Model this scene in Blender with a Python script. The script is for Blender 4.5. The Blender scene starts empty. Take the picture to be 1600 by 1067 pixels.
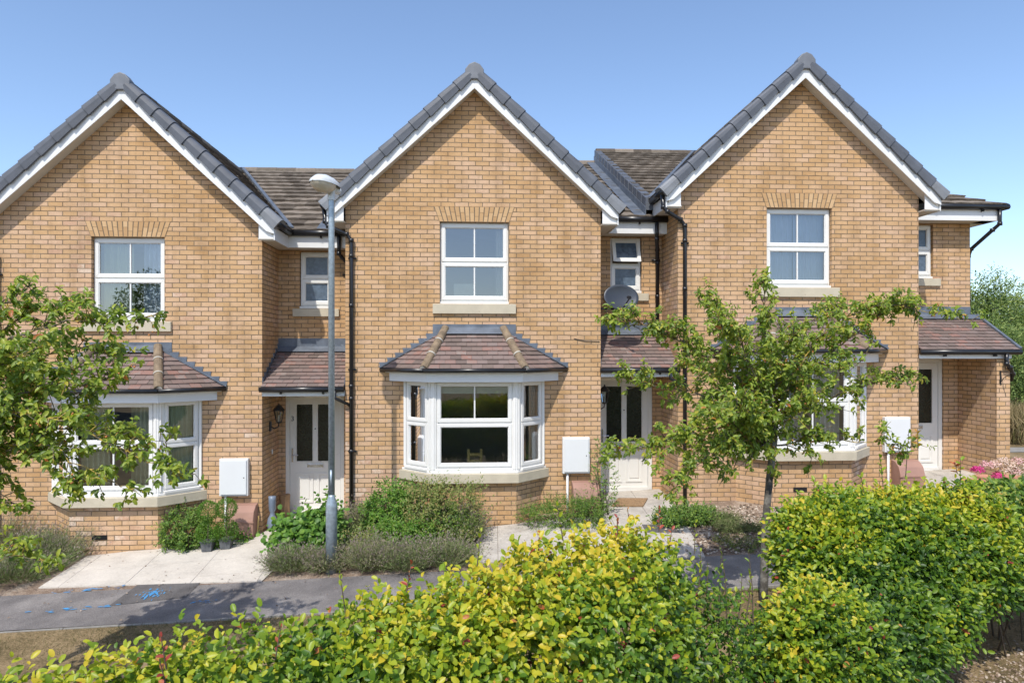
import bpy, math, random
import numpy as np
from mathutils import Vector
random.seed(7); rng = np.random.default_rng(11)
S = bpy.context.scene
R = math.radians

# ------------------------------------------------------------ camera, sky, sun
E = 3.1                       # eye height
YAW = R(3.47); F = 1070.0; HOR = 550.0
cam_d = bpy.data.cameras.new('camera'); cam = bpy.data.objects.new('camera', cam_d)
S.collection.objects.link(cam); S.camera = cam
cam_d.lens = 36*F/1600; cam_d.sensor_width = 36; cam_d.shift_y = 16.5/1600
cam_d.clip_start = 0.05; cam_d.clip_end = 2000
cam.location = (0, 0, E); cam.rotation_euler = (R(90), 0, -YAW)

w = bpy.data.worlds.new('World'); S.world = w; w.use_nodes = True
nt = w.node_tree; bg = nt.nodes['Background']
sky = nt.nodes.new('ShaderNodeTexSky'); sky.sky_type = 'NISHITA'; sky.sun_disc = False
SUNV = Vector((0.35, 1.0, -1.45)).normalized()       # direction the light travels
el = math.asin(-SUNV.z)
sky.sun_elevation = el; sky.sun_rotation = math.atan2(-SUNV.x, -SUNV.y) % (2*math.pi)
sky.altitude = 900; sky.air_density = 0.98; sky.dust_density = 1.6; sky.ozone_density = 2.2
nt.links.new(sky.outputs[0], bg.inputs[0]); bg.inputs[1].default_value = 0.15
sd = bpy.data.lights.new('sun', 'SUN'); sun = bpy.data.objects.new('sun', sd); S.collection.objects.link(sun)
sd.energy = 2.7; sd.angle = R(0.6); sd.color = (1.0, 0.95, 0.87)
sun.rotation_euler = SUNV.to_track_quat('-Z', 'Y').to_euler(); sun.location = (-6, -10, 20)
S.view_settings.view_transform = 'Standard'; S.view_settings.look = 'None'
S.view_settings.exposure = 0.65; S.view_settings.gamma = 1

# ------------------------------------------------------------ geometry of the photograph
D = 11.25                      # distance to the gable walls
BK = 0.95                      # recess depth
def at(px, py, Y):
    """world point seen at pixel (px,py) on the vertical plane y=Y"""
    X = Y*math.tan(YAW + math.atan((px-800)/F))
    dep = X*math.sin(YAW) + Y*math.cos(YAW)
    return (X, Y, E + (HOR-py)*dep/F)
def G(x, y):
    x = min(max(x, -14), 9.6); y = min(max(y, 7.4), 12.0)
    return E - 2.74 + 0.055*x - 0.08*(11.25-y)
def ground(px, py):
    """pixel to ground point"""
    lo, hi = 0.5, 60.0
    for _ in range(50):
        m = (lo+hi)/2; p = at(px, py, m)
        if p[2] > G(p[0], p[1]): lo = m
        else: hi = m
    p = at(px, py, lo); return (p[0], p[1])

# ------------------------------------------------------------ materials
M = {}
def newmat(name):
    m = bpy.data.materials.new(name); m.use_nodes = True; M[name] = m
    n = m.node_tree.nodes; return m, n, m.node_tree.links, n['Principled BSDF']
def ramp(n, stops):
    r = n.new('ShaderNodeValToRGB'); e = r.color_ramp.elements
    while len(e) > 1: e.remove(e[-1])
    e[0].position = stops[0][0]; e[0].color = (*stops[0][1], 1)
    for p, c in stops[1:]:
        k = e.new(p); k.color = (*c, 1)
    return r
def mixc(n, l, a, b, f, mode='MIX'):
    x = n.new('ShaderNodeMix'); x.data_type = 'RGBA'; x.blend_type = mode
    for s, v in ((x.inputs[6], a), (x.inputs[7], b), (x.inputs[0], f)):
        if hasattr(v, 'links') or hasattr(v, 'is_output'): l.new(v, s)
        elif isinstance(v, (tuple, list)): s.default_value = (*v, 1)
        else: s.default_value = v
    return x.outputs[2]
def noise(n, l, scale, detail=4, rough=.55, coord='Object', vec=None):
    t = n.new('ShaderNodeTexNoise'); t.inputs['Scale'].default_value = scale
    t.inputs['Detail'].default_value = detail; t.inputs['Roughness'].default_value = rough
    if vec is None:
        c = n.new('ShaderNodeTexCoord'); vec = c.outputs[coord]
    l.new(vec, t.inputs['Vector']); return t.outputs[0]
def mathn(n, l, op, a, b=0.0):
    x = n.new('ShaderNodeMath'); x.operation = op
    for i, v in enumerate((a, b)):
        if hasattr(v, 'is_output'): l.new(v, x.inputs[i])
        else: x.inputs[i].default_value = v
    return x.outputs[0]
def bump(n, l, bs, h, strength=.3, dist=.01):
    b = n.new('ShaderNodeBump'); b.inputs['Strength'].default_value = strength; b.inputs['Distance'].default_value = dist
    l.new(h, b.inputs['Height']); l.new(b.outputs[0], bs.inputs['Normal'])
def plain(name, col, rough=.5, var=.12, scale=6, bmp=0, bscale=60, spec=.5, metal=0, dark=None):
    m, n, l, b = newmat(name)
    f = noise(n, l, scale, 6)
    r = ramp(n, [(.3, tuple(c*(1-var) for c in col)), (.7, tuple(min(1, c*(1+var)) for c in col))])
    l.new(f, r.inputs[0]); out = r.outputs[0]
    if dark:                     # dirt with its own shape
        g = noise(n, l, dark[1], 8, .7); q = ramp(n, [(dark[2], (0, 0, 0)), (dark[2]+.12, (1, 1, 1))]); l.new(g, q.inputs[0])
        out = mixc(n, l, out, dark[0], q.outputs[0])
    l.new(out, b.inputs['Base Color']); b.inputs['Roughness'].default_value = rough
    b.inputs['Specular IOR Level'].default_value = spec; b.inputs['Metallic'].default_value = metal
    if bmp: bump(n, l, b, noise(n, l, bscale, 6), bmp, .01)
    return m
def tinted(name, stops, rough=.6, bmp=0, bscale=60, trans=0, spec=.4, mottle=0, lichen=None):
    """colour from the per-piece 'tint' attribute"""
    m, n, l, b = newmat(name)
    a = n.new('ShaderNodeAttribute'); a.attribute_name = 'tint'
    f = a.outputs['Fac']
    if mottle:
        g = noise(n, l, 25 if trans else 14, 5)
        g2 = mathn(n, l, 'MULTIPLY', mathn(n, l, 'SUBTRACT', g, .5), mottle)
        f = mathn(n, l, 'ADD', f, g2)
    r = ramp(n, stops); l.new(f, r.inputs[0]); out = r.outputs[0]
    if lichen:
        g = noise(n, l, lichen[1], 8, .75); q = ramp(n, [(lichen[2], (0, 0, 0)), (lichen[2]+.06, (1, 1, 1))]); l.new(g, q.inputs[0])
        out = mixc(n, l, out, lichen[0], q.outputs[0])
    l.new(out, b.inputs['Base Color'])
    b.inputs['Roughness'].default_value = rough; b.inputs['Specular IOR Level'].default_value = spec
    if bmp: bump(n, l, b, noise(n, l, bscale, 6), bmp, .01)
    if trans:
        t = n.new('ShaderNodeBsdfTranslucent')
        c2 = mixc(n, l, out, (.75, 1.0, .25), .45, 'MULTIPLY'); c3 = mixc(n, l, c2, (1.6, 1.7, .8), .8, 'MULTIPLY')
        l.new(c3, t.inputs[0])
        x = n.new('ShaderNodeMixShader'); x.inputs[0].default_value = trans
        l.new(b.outputs[0], x.inputs[1]); l.new(t.outputs[0], x.inputs[2])
        l.new(x.outputs[0], n['Material Output'].inputs[0])
    return m

def brick_mat(name='brick', zoff=0.0, arch=False):
    m, n, l, b = newmat(name)
    uv = n.new('ShaderNodeUVMap').outputs[0]
    ws = noise(n, l, 22, 3, .5, vec=uv)
    nz = n.new('ShaderNodeTexNoise'); nz.inputs['Scale'].default_value = 9; l.new(uv, nz.inputs['Vector'])
    vm = n.new('ShaderNodeVectorMath'); vm.operation = 'SUBTRACT'; l.new(nz.outputs['Color'], vm.inputs[0]); vm.inputs[1].default_value = (.5, .5, .5)
    vs = n.new('ShaderNodeVectorMath'); vs.operation = 'SCALE'; l.new(vm.outputs[0], vs.inputs[0]); vs.inputs['Scale'].default_value = .012
    va = n.new('ShaderNodeVectorMath'); va.operation = 'ADD'; l.new(uv, va.inputs[0]); l.new(vs.outputs[0], va.inputs[1])
    mp = n.new('ShaderNodeMapping'); l.new(va.outputs[0], mp.inputs[0]); mp.inputs['Location'].default_value = (0.03, zoff, 0)
    bt = n.new('ShaderNodeTexBrick'); l.new(mp.outputs[0], bt.inputs['Vector'])
    for k, v in (('Scale', 1.0), ('Mortar Size', .0068), ('Mortar Smooth', .25), ('Bias', 0.0), ('Brick Width', .225), ('Row Height', .075)):
        bt.inputs[k].default_value = v
    bt.inputs['Color1'].default_value = (0, 0, 0, 1); bt.inputs['Color2'].default_value = (1, 1, 1, 1); bt.inputs['Mortar'].default_value = (.5, .5, .5, 1)
    # a broad patchiness: batches of pinker and yellower bricks
    big = noise(n, l, .42, 3, .55, vec=uv)
    rnd = bt.outputs['Color']
    sh = mathn(n, l, 'MULTIPLY', mathn(n, l, 'SUBTRACT', big, .5), 2.0)
    fac = mathn(n, l, 'ADD', mathn(n, l, 'ADD', mathn(n, l, 'MULTIPLY', rnd, .62), mathn(n, l, 'MULTIPLY', noise(n, l, 16, 4, .6, vec=uv), .3)), mathn(n, l, 'ADD', sh, .02))
    yr = ramp(n, [(0, (.525, .322, .16)), (.22, (.575, .366, .192)), (.42, (.59, .386, .218)), (.6, (.62, .412, .252)), (.8, (.63, .435, .295)), (.93, (.565, .355, .24)), (1, (.70, .55, .43))])
    l.new(fac, yr.inputs[0])
    fine = noise(n, l, 60, 6, .7, vec=uv)
    fr = ramp(n, [(.25, (.78, .76, .72)), (.75, (1.12, 1.1, 1.08))]); l.new(fine, fr.inputs[0])
    c = mixc(n, l, yr.outputs[0], fr.outputs[0], 1.0, 'MULTIPLY')
    st = noise(n, l, 1.7, 7, .65, vec=uv); sr = ramp(n, [(.32, (.84, .82, .79)), (.55, (1.03, 1.03, 1.03))]); l.new(st, sr.inputs[0])
    c = mixc(n, l, c, sr.outputs[0], 1.0, 'MULTIPLY')
    mr = ramp(n, [(.3, (.155, .11, .068)), (.7, (.27, .205, .135))]); l.new(noise(n, l, 5, 5, vec=uv), mr.inputs[0])
    mp2 = n.new('ShaderNodeMapping'); l.new(uv, mp2.inputs[0]); mp2.inputs['Scale'].default_value = (5, .55, 1)
    sk = noise(n, l, 1.0, 6, .6, vec=mp2.outputs[0]); kr = ramp(n, [(.36, (.86, .85, .83)), (.5, (1, 1, 1))]); l.new(sk, kr.inputs[0])
    c = mixc(n, l, c, kr.outputs[0], 1.0, 'MULTIPLY')
    c = mixc(n, l, c, mr.outputs[0], bt.outputs['Fac'])
    l.new(c, b.inputs['Base Color']); b.inputs['Roughness'].default_value = .9; b.inputs['Specular IOR Level'].default_value = .15
    h = mathn(n, l, 'ADD', mathn(n, l, 'MULTIPLY', bt.outputs['Fac'], -1.0), mathn(n, l, 'MULTIPLY', fine, .25))
    bump(n, l, b, h, .9, .007)
    return m
brick_mat('brick')
tinted('arch_brick', [(0, (.47, .285, .14)), (.5, (.53, .335, .17)), (1, (.60, .40, .22))], .9, .4, 70, spec=.15, mottle=.3)
plain('mortar', (.17, .13, .085), .95, .2, 8, .3)
plain('upvc', (.76, .75, .71), .32, .03, 3, dark=((.60, .58, .50), 2.6, .66))
plain('upvc_bay', (.77, .76, .73), .34, .03, 3, dark=((.60, .58, .51), 2.6, .66))
plain('white_paint', (.76, .76, .75), .45, .04, 2, .05, 30, dark=((.62, .60, .54), 1.6, .68))
plain('soffit', (.66, .62, .55), .6, .05, 3)
plain('stone', (.52, .46, .345), .85, .08, 5, .25, 90, dark=((.36, .30, .21), 7, .62))
plain('lead', (.125, .145, .175), .5, .3, 5, .3, 20, metal=.15, dark=((.22, .24, .27), 9, .6))
plain('black_plastic', (.016, .016, .018), .28, .2, 5)
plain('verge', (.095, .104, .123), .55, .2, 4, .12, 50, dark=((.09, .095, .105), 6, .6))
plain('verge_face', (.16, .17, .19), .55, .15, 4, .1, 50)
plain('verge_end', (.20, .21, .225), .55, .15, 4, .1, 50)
tinted('roof_tile', [(0, (.095, .078, .062)), (.5, (.165, .138, .11)), (1, (.25, .21, .17))], .95, 1, 55, spec=.1, mottle=.8, lichen=((.33, .29, .2), 15, .62))
tinted('plain_tile', [(0, (.15, .115, .10)), (.25, (.185, .14, .12)), (.5, (.215, .15, .13)), (.75, (.21, .165, .148)), (.93, (.27, .15, .12)), (1, (.25, .20, .175))], .85, .5, 60, spec=.2, mottle=.35, lichen=((.34, .31, .25), 16, .66))
plain('hip_tile', (.21, .155, .10), .9, .35, 9, .6, 40, dark=((.33, .25, .07), 7, .6))
plain('hip_mortar', (.45, .42, .36), .95, .2, 20, .6, 50)
plain('galv', (.36, .43, .48), .42, .22, 26, .08, 30, metal=.45, dark=((.50, .56, .60), 30, .57))
plain('lamp_grey', (.62, .65, .66), .35, .06, 4)
plain('lamp_bowl', (.52, .47, .37), .18, .12, 6, spec=.8)
plain('meter_white', (.72, .73, .73), .4, .02, 3, dark=((.66, .65, .6), 3, .72))
plain('gas_brown', (.36, .205, .155), .7, .12, 3, .1)
plain('steel', (.55, .55, .55), .25, .1, 5, metal=.9)
plain('dish', (.05, .056, .068), .42, .1, 4, metal=.2)
plain('interior', (.50, .46, .40), .9, .1, 1)
plain('interior_floor', (.16, .12, .08), .8, .1, 1)
plain('curtain_green', (.62, .62, .44), .95, .12, 3)
plain('curtain_blue', (.62, .66, .78), .95, .06, 3)
plain('curtain_pale', (.66, .63, .56), .95, .06, 3)
plain('blind', (.52, .58, .47), .9, .05, 3)
plain('mat', (.30, .19, .10), 1, .3, 30, .8, 120)
plain('ink', (.03, .03, .035), .5)
plain('wood', (.34, .22, .12), .8, .3, 8, .3)
plain('pale_wood', (.62, .44, .16), .6, .15, 6)
plain('planter_grey', (.10, .105, .11), .7, .3, 20, .5, 40)
plain('ceramic', (.17, .21, .27), .4, .15, 6)
plain('terracotta', (.46, .22, .14), .85, .2, 12, .4, 40)
plain('kerb', (.27, .255, .23), .95, .15, 10, .4, 60)
plain('stem', (.10, .075, .05), .9, .3, 12, .3)
plain('fruit', (.50, .20, .06), .45, .35, 8)
plain('pot_paper', (.35, .5, .52), .6, .1)
plain('bluebox', (.05, .10, .35), .5, .1)
plain('cable', (.02, .02, .02), .5)
m, n, l, b = newmat('bark')
f1 = noise(n, l, 8, 6); r1 = ramp(n, [(.3, (.07, .058, .045)), (.6, (.16, .135, .10)), (.8, (.26, .23, .18))]); l.new(f1, r1.inputs[0])
f2 = noise(n, l, 14, 7, .7); r2 = ramp(n, [(.49, (0, 0, 0)), (.57, (1, 1, 1))]); l.new(f2, r2.inputs[0])
l.new(mixc(n, l, r1.outputs[0], (.45, .32, .06), r2.outputs[0]), b.inputs['Base Color']); b.inputs['Roughness'].default_value = .95
bump(n, l, b, f2, .6, .01)
m, n, l, b = newmat('trunk_bark')
f1 = noise(n, l, 10, 6); r1 = ramp(n, [(.3, (.05, .044, .038)), (.5, (.13, .118, .10)), (.7, (.30, .285, .25))]); l.new(f1, r1.inputs[0])
l.new(r1.outputs[0], b.inputs['Base Color']); b.inputs['Roughness'].default_value = .95; bump(n, l, b, noise(n, l, 30, 6), .7, .012)

# glass: reflection by Fresnel over a clear pane
def glass(name, tint, ior=1.65, rough=0.0, m=1.8):
    mul = m
    m, n, l, b = newmat(name); n.remove(b)
    g = n.new('ShaderNodeBsdfGlossy'); g.inputs['Roughness'].default_value = rough; g.inputs['Color'].default_value = (.95, .97, 1, 1)
    t = n.new('ShaderNodeBsdfTransparent'); t.inputs['Color'].default_value = (*tint, 1)
    fr = n.new('ShaderNodeFresnel'); fr.inputs['IOR'].default_value = ior
    nb = noise(n, l, 1.4, 2); bp = n.new('ShaderNodeBump'); bp.inputs['Strength'].default_value = .03; bp.inputs['Distance'].default_value = .05
    l.new(nb, bp.inputs['Height']); l.new(bp.outputs[0], g.inputs['Normal'])
    f = mathn(n, l, 'MULTIPLY', fr.outputs[0], mul)
    x = n.new('ShaderNodeMixShader'); l.new(f, x.inputs[0]); l.new(t.outputs[0], x.inputs[1]); l.new(g.outputs[0], x.inputs[2])
    l.new(x.outputs[0], n['Material Output'].inputs[0])
glass('glass', (.85, .90, .88), 1.9, m=2.0)
glass('glass_clear', (.88, .92, .9), 1.6, m=3.0)
def obscured(name, col, rough, sc, st):
    m, n, l, b = newmat(name)
    r = ramp(n, [(.3, tuple(c*.6 for c in col)), (.7, tuple(c*1.3 for c in col))]); l.new(noise(n, l, 14, 6, .6), r.inputs[0]); l.new(r.outputs[0], b.inputs['Base Color'])
    b.inputs['Roughness'].default_value = rough; bump(n, l, b, noise(n, l, sc, 3), st, .004)
obscured('obscured_blue', (.09, .125, .17), .25, 60, .5)
obscured('obscured_dark', (.014, .018, .012), .22, 55, .3)

# ground materials (object coordinates are world coordinates on these sheets)
def ground_mat(name, cols, s1, s2, bst, bsc, extra=None, rough=.95):
    m, n, l, b = newmat(name)
    f = mathn(n, l, 'ADD', mathn(n, l, 'MULTIPLY', noise(n, l, s1, 5, .6), .55), mathn(n, l, 'MULTIPLY', noise(n, l, s2, 4, .7), .45))
    r = ramp(n, cols); l.new(f, r.inputs[0]); out = r.outputs[0]
    if extra: out = extra(n, l, out)
    l.new(out, b.inputs['Base Color']); b.inputs['Roughness'].default_value = rough; b.inputs['Specular IOR Level'].default_value = .2
    bump(n, l, b, noise(n, l, bsc, 5, .7), bst, .015)
ground_mat('dry_grass', [(.35, (.06, .05, .03)), (.45, (.16, .12, .06)), (.55, (.29, .21, .115)), (.68, (.40, .31, .19))], 1.6, 40, .9, 60)
ground_mat('asphalt', [(.36, (.13, .12, .117)), (.5, (.22, .203, .195)), (.64, (.34, .315, .295))], 1.6, 70, 1, 90)
ground_mat('asphalt_dark', [(.36, (.09, .084, .084)), (.64, (.19, .178, .172))], 2, 70, 1, 90)
ground_mat('paving', [(.34, (.40, .365, .315)), (.45, (.53, .485, .425)), (.6, (.62, .57, .50)), (.7, (.68, .63, .56))], 2.4, 34, .4, 60)
ground_mat('paving_weathered', [(.34, (.28, .255, .22)), (.46, (.43, .395, .35)), (.66, (.58, .54, .48))], 3.2, 34, .4, 60)
ground_mat('mulch', [(.3, (.10, .07, .05)), (.48, (.26, .19, .14)), (.56, (.40, .32, .25)), (.7, (.55, .48, .40))], 3, 45, 1, 70)
ground_mat('gravel', [(.3, (.10, .08, .06)), (.5, (.24, .20, .16)), (.7, (.40, .35, .29))], 3, 60, 1, 90)
ground_mat('blue_paint', [(.3, (.07, .24, .48)), (.7, (.10, .36, .68))], 5, 60, .4, 160)
ground_mat('road', [(.3, (.05, .05, .052)), (.7, (.085, .085, .088))], 1, 100, .5, 150)

# leaves
tinted('leaf_hedge', [(0, (.03, .07, .012)), (.25, (.075, .16, .016)), (.5, (.20, .29, .018)), (.72, (.42, .43, .025)), (.88, (.58, .44, .035)), (.94, (.50, .26, .06)), (.965, (.42, .09, .05)), (1, (.32, .05, .045))], .42, trans=.3, mottle=.12)
tinted('leaf_tree', [(0, (.075, .125, .02)), (.35, (.19, .27, .035)), (.7, (.37, .41, .055)), (.95, (.50, .40, .06)), (1, (.45, .15, .05))], .42, trans=.36, mottle=.1)
tinted('leaf_green', [(0, (.045, .10, .02)), (.5, (.11, .20, .03)), (.85, (.23, .32, .045)), (1, (.38, .35, .07))], .5, trans=.25, mottle=.1)
tinted('leaf_bright', [(0, (.07, .16, .02)), (.6, (.13, .26, .03)), (1, (.28, .36, .06))], .5, trans=.3, mottle=.1)
tinted('leaf_vine', [(0, (.05, .12, .02)), (.6, (.12, .25, .035)), (.93, (.20, .32, .05)), (1, (.40, .12, .04))], .5, trans=.25, mottle=.15)
tinted('leaf_mixed', [(0, (.08, .12, .03)), (.45, (.18, .23, .05)), (.75, (.28, .27, .09)), (1, (.33, .14, .07))], .55, trans=.25, mottle=.1)
tinted('lavender', [(0, (.10, .15, .045)), (.5, (.20, .25, .10)), (.8, (.29, .28, .15)), (1, (.38, .32, .22))], .8, spec=.1)
tinted('lavender_head', [(0, (.20, .155, .14)), (.5, (.31, .25, .22)), (1, (.42, .35, .29))], .9, spec=.1)
tinted('grass_blade', [(0, (.08, .10, .03)), (.3, (.17, .14, .065)), (.7, (.30, .23, .12)), (1, (.44, .35, .20))], .8, spec=.1)
tinted('far_leaf', [(0, (.06, .11, .03)), (.5, (.14, .21, .05)), (1, (.28, .33, .09))], .6, trans=.2)
tinted('chip', [(0, (.11, .075, .05)), (.5, (.30, .22, .16)), (1, (.60, .52, .43))], .95, spec=.1)
tinted('petal', [(0, (.74, .58, .50)), (.5, (.78, .52, .50)), (.75, (.66, .30, .40)), (.85, (.70, .08, .28)), (1, (.62, .04, .25))], .7, trans=.2)

# ------------------------------------------------------------ mesh helpers
ORG = {}
def tag(o, label=None, cat=None, group=None, kind=None):
    for k, v in (('label', label), ('category', cat), ('group', group), ('kind', kind)):
        if v: o[k] = v
    return o
def empty(name, loc, label, cat, group=None):
    o = bpy.data.objects.new(name, None); S.collection.objects.link(o); o.location = loc; ORG[o.name] = Vector(loc)
    o.empty_display_size = .2
    return tag(o, label, cat, group)
def linkmesh(me, name, mat, parent):
    o = bpy.data.objects.new(name, me); S.collection.objects.link(o)
    if isinstance(mat, (list, tuple)):
        for k in mat: me.materials.append(M[k])
    else: me.materials.append(M[mat])
    if parent is not None:
        o.parent = parent; ORG[o.name] = ORG[parent.name]
    else: ORG[o.name] = Vector((0, 0, 0))
    return o
class MB:
    def __init__(s): s.v = []; s.f = []; s.mi = []; s.t = []; s.cur = 0; s.tint = .5
    def _add(s, vs, fs):
        b = len(s.v); s.v += [tuple(p) for p in vs]; s.t += [s.tint]*len(vs)
        for f in fs: s.f.append(tuple(i+b for i in f)); s.mi.append(s.cur)
    def box(s, x0, x1, y0, y1, z0, z1):
        vs = [(x0,y0,z0),(x1,y0,z0),(x1,y1,z0),(x0,y1,z0),(x0,y0,z1),(x1,y0,z1),(x1,y1,z1),(x0,y1,z1)]
        s._add(vs, [(0,3,2,1),(4,5,6,7),(0,1,5,4),(1,2,6,5),(2,3,7,6),(3,0,4,7)])
    def face(s, *pts): s._add(pts, [tuple(range(len(pts)))])
    def hexa(s, a, b):
        """a, b: two quads (4 points each), joined"""
        s._add(list(a)+list(b), [(3,2,1,0),(4,5,6,7),(0,1,5,4),(1,2,6,5),(2,3,7,6),(3,0,4,7)])
    def beam(s, p0, p1, w, h, up=(0,0,1)):
        p0 = Vector(p0); p1 = Vector(p1); d = (p1-p0).normalized(); sd_ = d.cross(Vector(up)).normalized(); u = sd_.cross(d)
        q = lambda p: [p-sd_*w/2-u*h/2, p+sd_*w/2-u*h/2, p+sd_*w/2+u*h/2, p-sd_*w/2+u*h/2]
        s.hexa(q(p0), q(p1))
    def prism(s, poly, y0, y1):
        """poly in xz, extruded along y"""
        n_ = len(poly); vs = [(x, y0, z) for x, z in poly]+[(x, y1, z) for x, z in poly]
        fs = [tuple(range(n_)), tuple(range(2*n_-1, n_-1, -1))]+[((i+1) % n_, i, i+n_, (i+1) % n_+n_) for i in range(n_)]
        s._add(vs, fs)
    def slab(s, poly, z0, z1):
        n_ = len(poly); vs = [(x, y, z0) for x, y in poly]+[(x, y, z1) for x, y in poly]
        fs = [tuple(range(n_-1, -1, -1)), tuple(range(n_, 2*n_))]+[(i, (i+1) % n_, (i+1) % n_+n_, i+n_) for i in range(n_)]
        s._add(vs, fs)
    def tube(s, pts, r, seg=8, cap=True, a0=0, a1=2*math.pi):
        pts = [Vector(p) for p in pts]; rs = r if isinstance(r, (list, tuple)) else [r]*len(pts)
        vs = []; full = abs(a1-a0-2*math.pi) < 1e-6; k = seg if full else seg+1
        u = None
        for i, p in enumerate(pts):
            d = (pts[min(i+1, len(pts)-1)]-pts[max(i-1, 0)]).normalized()
            if u is None:
                u = Vector((0, 0, 1)) if abs(d.z) < .9 else Vector((1, 0, 0))
            sd_ = d.cross(u).normalized(); u = sd_.cross(d).normalized()
            for j in range(k):
                a = a0+(a1-a0)*j/seg
                vs.append(p+(sd_*math.cos(a)+u*math.sin(a))*rs[i])
        fs = []
        for i in range(len(pts)-1):
            for j in range(seg):
                j2 = (j+1) % k if full else j+1
                fs.append((i*k+j, i*k+j2, (i+1)*k+j2, (i+1)*k+j))
        if cap and full:
            fs.append(tuple(range(k-1, -1, -1))); fs.append(tuple(range((len(pts)-1)*k, len(pts)*k)))
        s._add(vs, fs)
    def lathe(s, prof, c, seg=20):
        vs = []; fs = []
        for r, z in prof:
            for j in range(seg):
                a = 2*math.pi*j/seg; vs.append((c[0]+r*math.cos(a), c[1]+r*math.sin(a), c[2]+z))
        for i in range(len(prof)-1):
            for j in range(seg): fs.append((i*seg+j, i*seg+(j+1) % seg, (i+1)*seg+(j+1) % seg, (i+1)*seg+j))
        fs.append(tuple(range(seg-1, -1, -1))); fs.append(tuple(range((len(prof)-1)*seg, len(prof)*seg)))
        s._add(vs, fs)
    def build(s, name, mat, parent=None, smooth=False, bevel=0, uv=True):
        me = bpy.data.meshes.new(name); off = ORG[parent.name] if parent is not None else Vector((0, 0, 0))
        me.from_pydata([(p[0]-off.x, p[1]-off.y, p[2]-off.z) for p in s.v], [], s.f); me.update()
        if any(s.mi): me.polygons.foreach_set('material_index', s.mi)
        if uv:
            ul = me.uv_layers.new(name='UVMap').data
            for p in me.polygons:
                nn = p.normal; t = Vector((-nn.y, nn.x, 0))
                t = Vector((1, 0, 0)) if t.length < .05 else t.normalized()
                w_ = nn.cross(t)
                if w_.z < 0: w_ = -w_
                for li in p.loop_indices:
                    q = me.vertices[me.loops[li].vertex_index].co+off
                    ul[li].uv = (q.dot(t), q.dot(w_))
        a = me.attributes.new('tint', 'FLOAT', 'POINT'); a.data.foreach_set('value', s.t)
        if smooth: me.polygons.foreach_set('use_smooth', [True]*len(me.polygons))
        o = linkmesh(me, name, mat, parent)
        if bevel:
            bv = o.modifiers.new('bevel', 'BEVEL'); bv.width = bevel; bv.segments = 2; bv.limit_method = 'ANGLE'
        return o

# ---- leaf meshes with numpy
def tpl_round(curl=.18, fold=.28, w=.5):
    ts = [0, .15, .46, .80, 1]; hw = [0, .34, .5, .41, 0]
    v = [(t, 0, -curl*t*t) for t in ts]
    for sgn in (1, -1):
        for i in (1, 2, 3): v.append((ts[i], sgn*hw[i]*2*w, -curl*ts[i]**2+fold*hw[i]*w*2))
    f = []
    for b_, fl in ((5, 0), (8, 1)):
        q = [(0, 1, b_), (1, 2, b_+1, b_), (2, 3, b_+2, b_+1), (3, 4, b_+2)]
        f += [tuple(reversed(x)) for x in q] if not fl else q
    return np.array(v), f
def tpl_diamond(w=.5, curl=.1):
    return np.array([(0, 0, 0), (.5, w, .06), (1, 0, -curl), (.5, -w, .06)]), [(0, 1, 2, 3)]
def nrm(a): return a/np.maximum(np.linalg.norm(a, axis=-1, keepdims=True), 1e-9)
class LM:
    def __init__(s): s.V = []; s.FL = []; s.FS = []; s.T = []; s.n = 0
    def add(s, P, Dr, N, L, W, tint, tpl):
        tv, tf = tpl; P = np.asarray(P, float); n_ = len(P)
        if n_ == 0: return
        Dr = nrm(np.asarray(Dr, float)); Sd = nrm(np.cross(N, Dr)); Nn = np.cross(Dr, Sd)
        L = np.broadcast_to(L, (n_,)); W = np.broadcast_to(W, (n_,))
        V = (P[:, None, :]+Dr[:, None, :]*(tv[None, :, 0:1]*L[:, None, None])+Sd[:, None, :]*(tv[None, :, 1:2]*W[:, None, None])
             + Nn[:, None, :]*(tv[None, :, 2:3]*L[:, None, None]))
        k = len(tv); s.V.append(V.reshape(-1, 3)); s.T.append(np.repeat(np.broadcast_to(tint, (n_,)), k))
        fl = np.concatenate([np.array(f) for f in tf]); fs = np.array([len(f) for f in tf])
        s.FL.append((fl[None, :]+(np.arange(n_)*k)[:, None]+s.n).reshape(-1)); s.FS.append(np.tile(fs, n_)); s.n += n_*k
    def build(s, name, mat, parent=None, smooth=True):
        V = np.concatenate(s.V); FL = np.concatenate(s.FL); FS = np.concatenate(s.FS); T = np.concatenate(s.T)
        if parent is not None: V = V-np.array(ORG[parent.name])
        me = bpy.data.meshes.new(name); me.vertices.add(len(V)); me.vertices.foreach_set('co', V.ravel())
        me.loops.add(len(FL)); me.loops.foreach_set('vertex_index', FL.astype(np.int32))
        me.polygons.add(len(FS)); st = np.concatenate([[0], np.cumsum(FS)[:-1]])
        me.polygons.foreach_set('loop_start', st.astype(np.int32)); me.polygons.foreach_set('loop_total', FS.astype(np.int32))
        me.update(calc_edges=True); me.validate()
        a = me.attributes.new('tint', 'FLOAT', 'POINT'); a.data.foreach_set('value', T.astype(np.float32))
        if smooth: me.polygons.foreach_set('use_smooth', [True]*len(me.polygons))
        return linkmesh(me, name, mat, parent)
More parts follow.
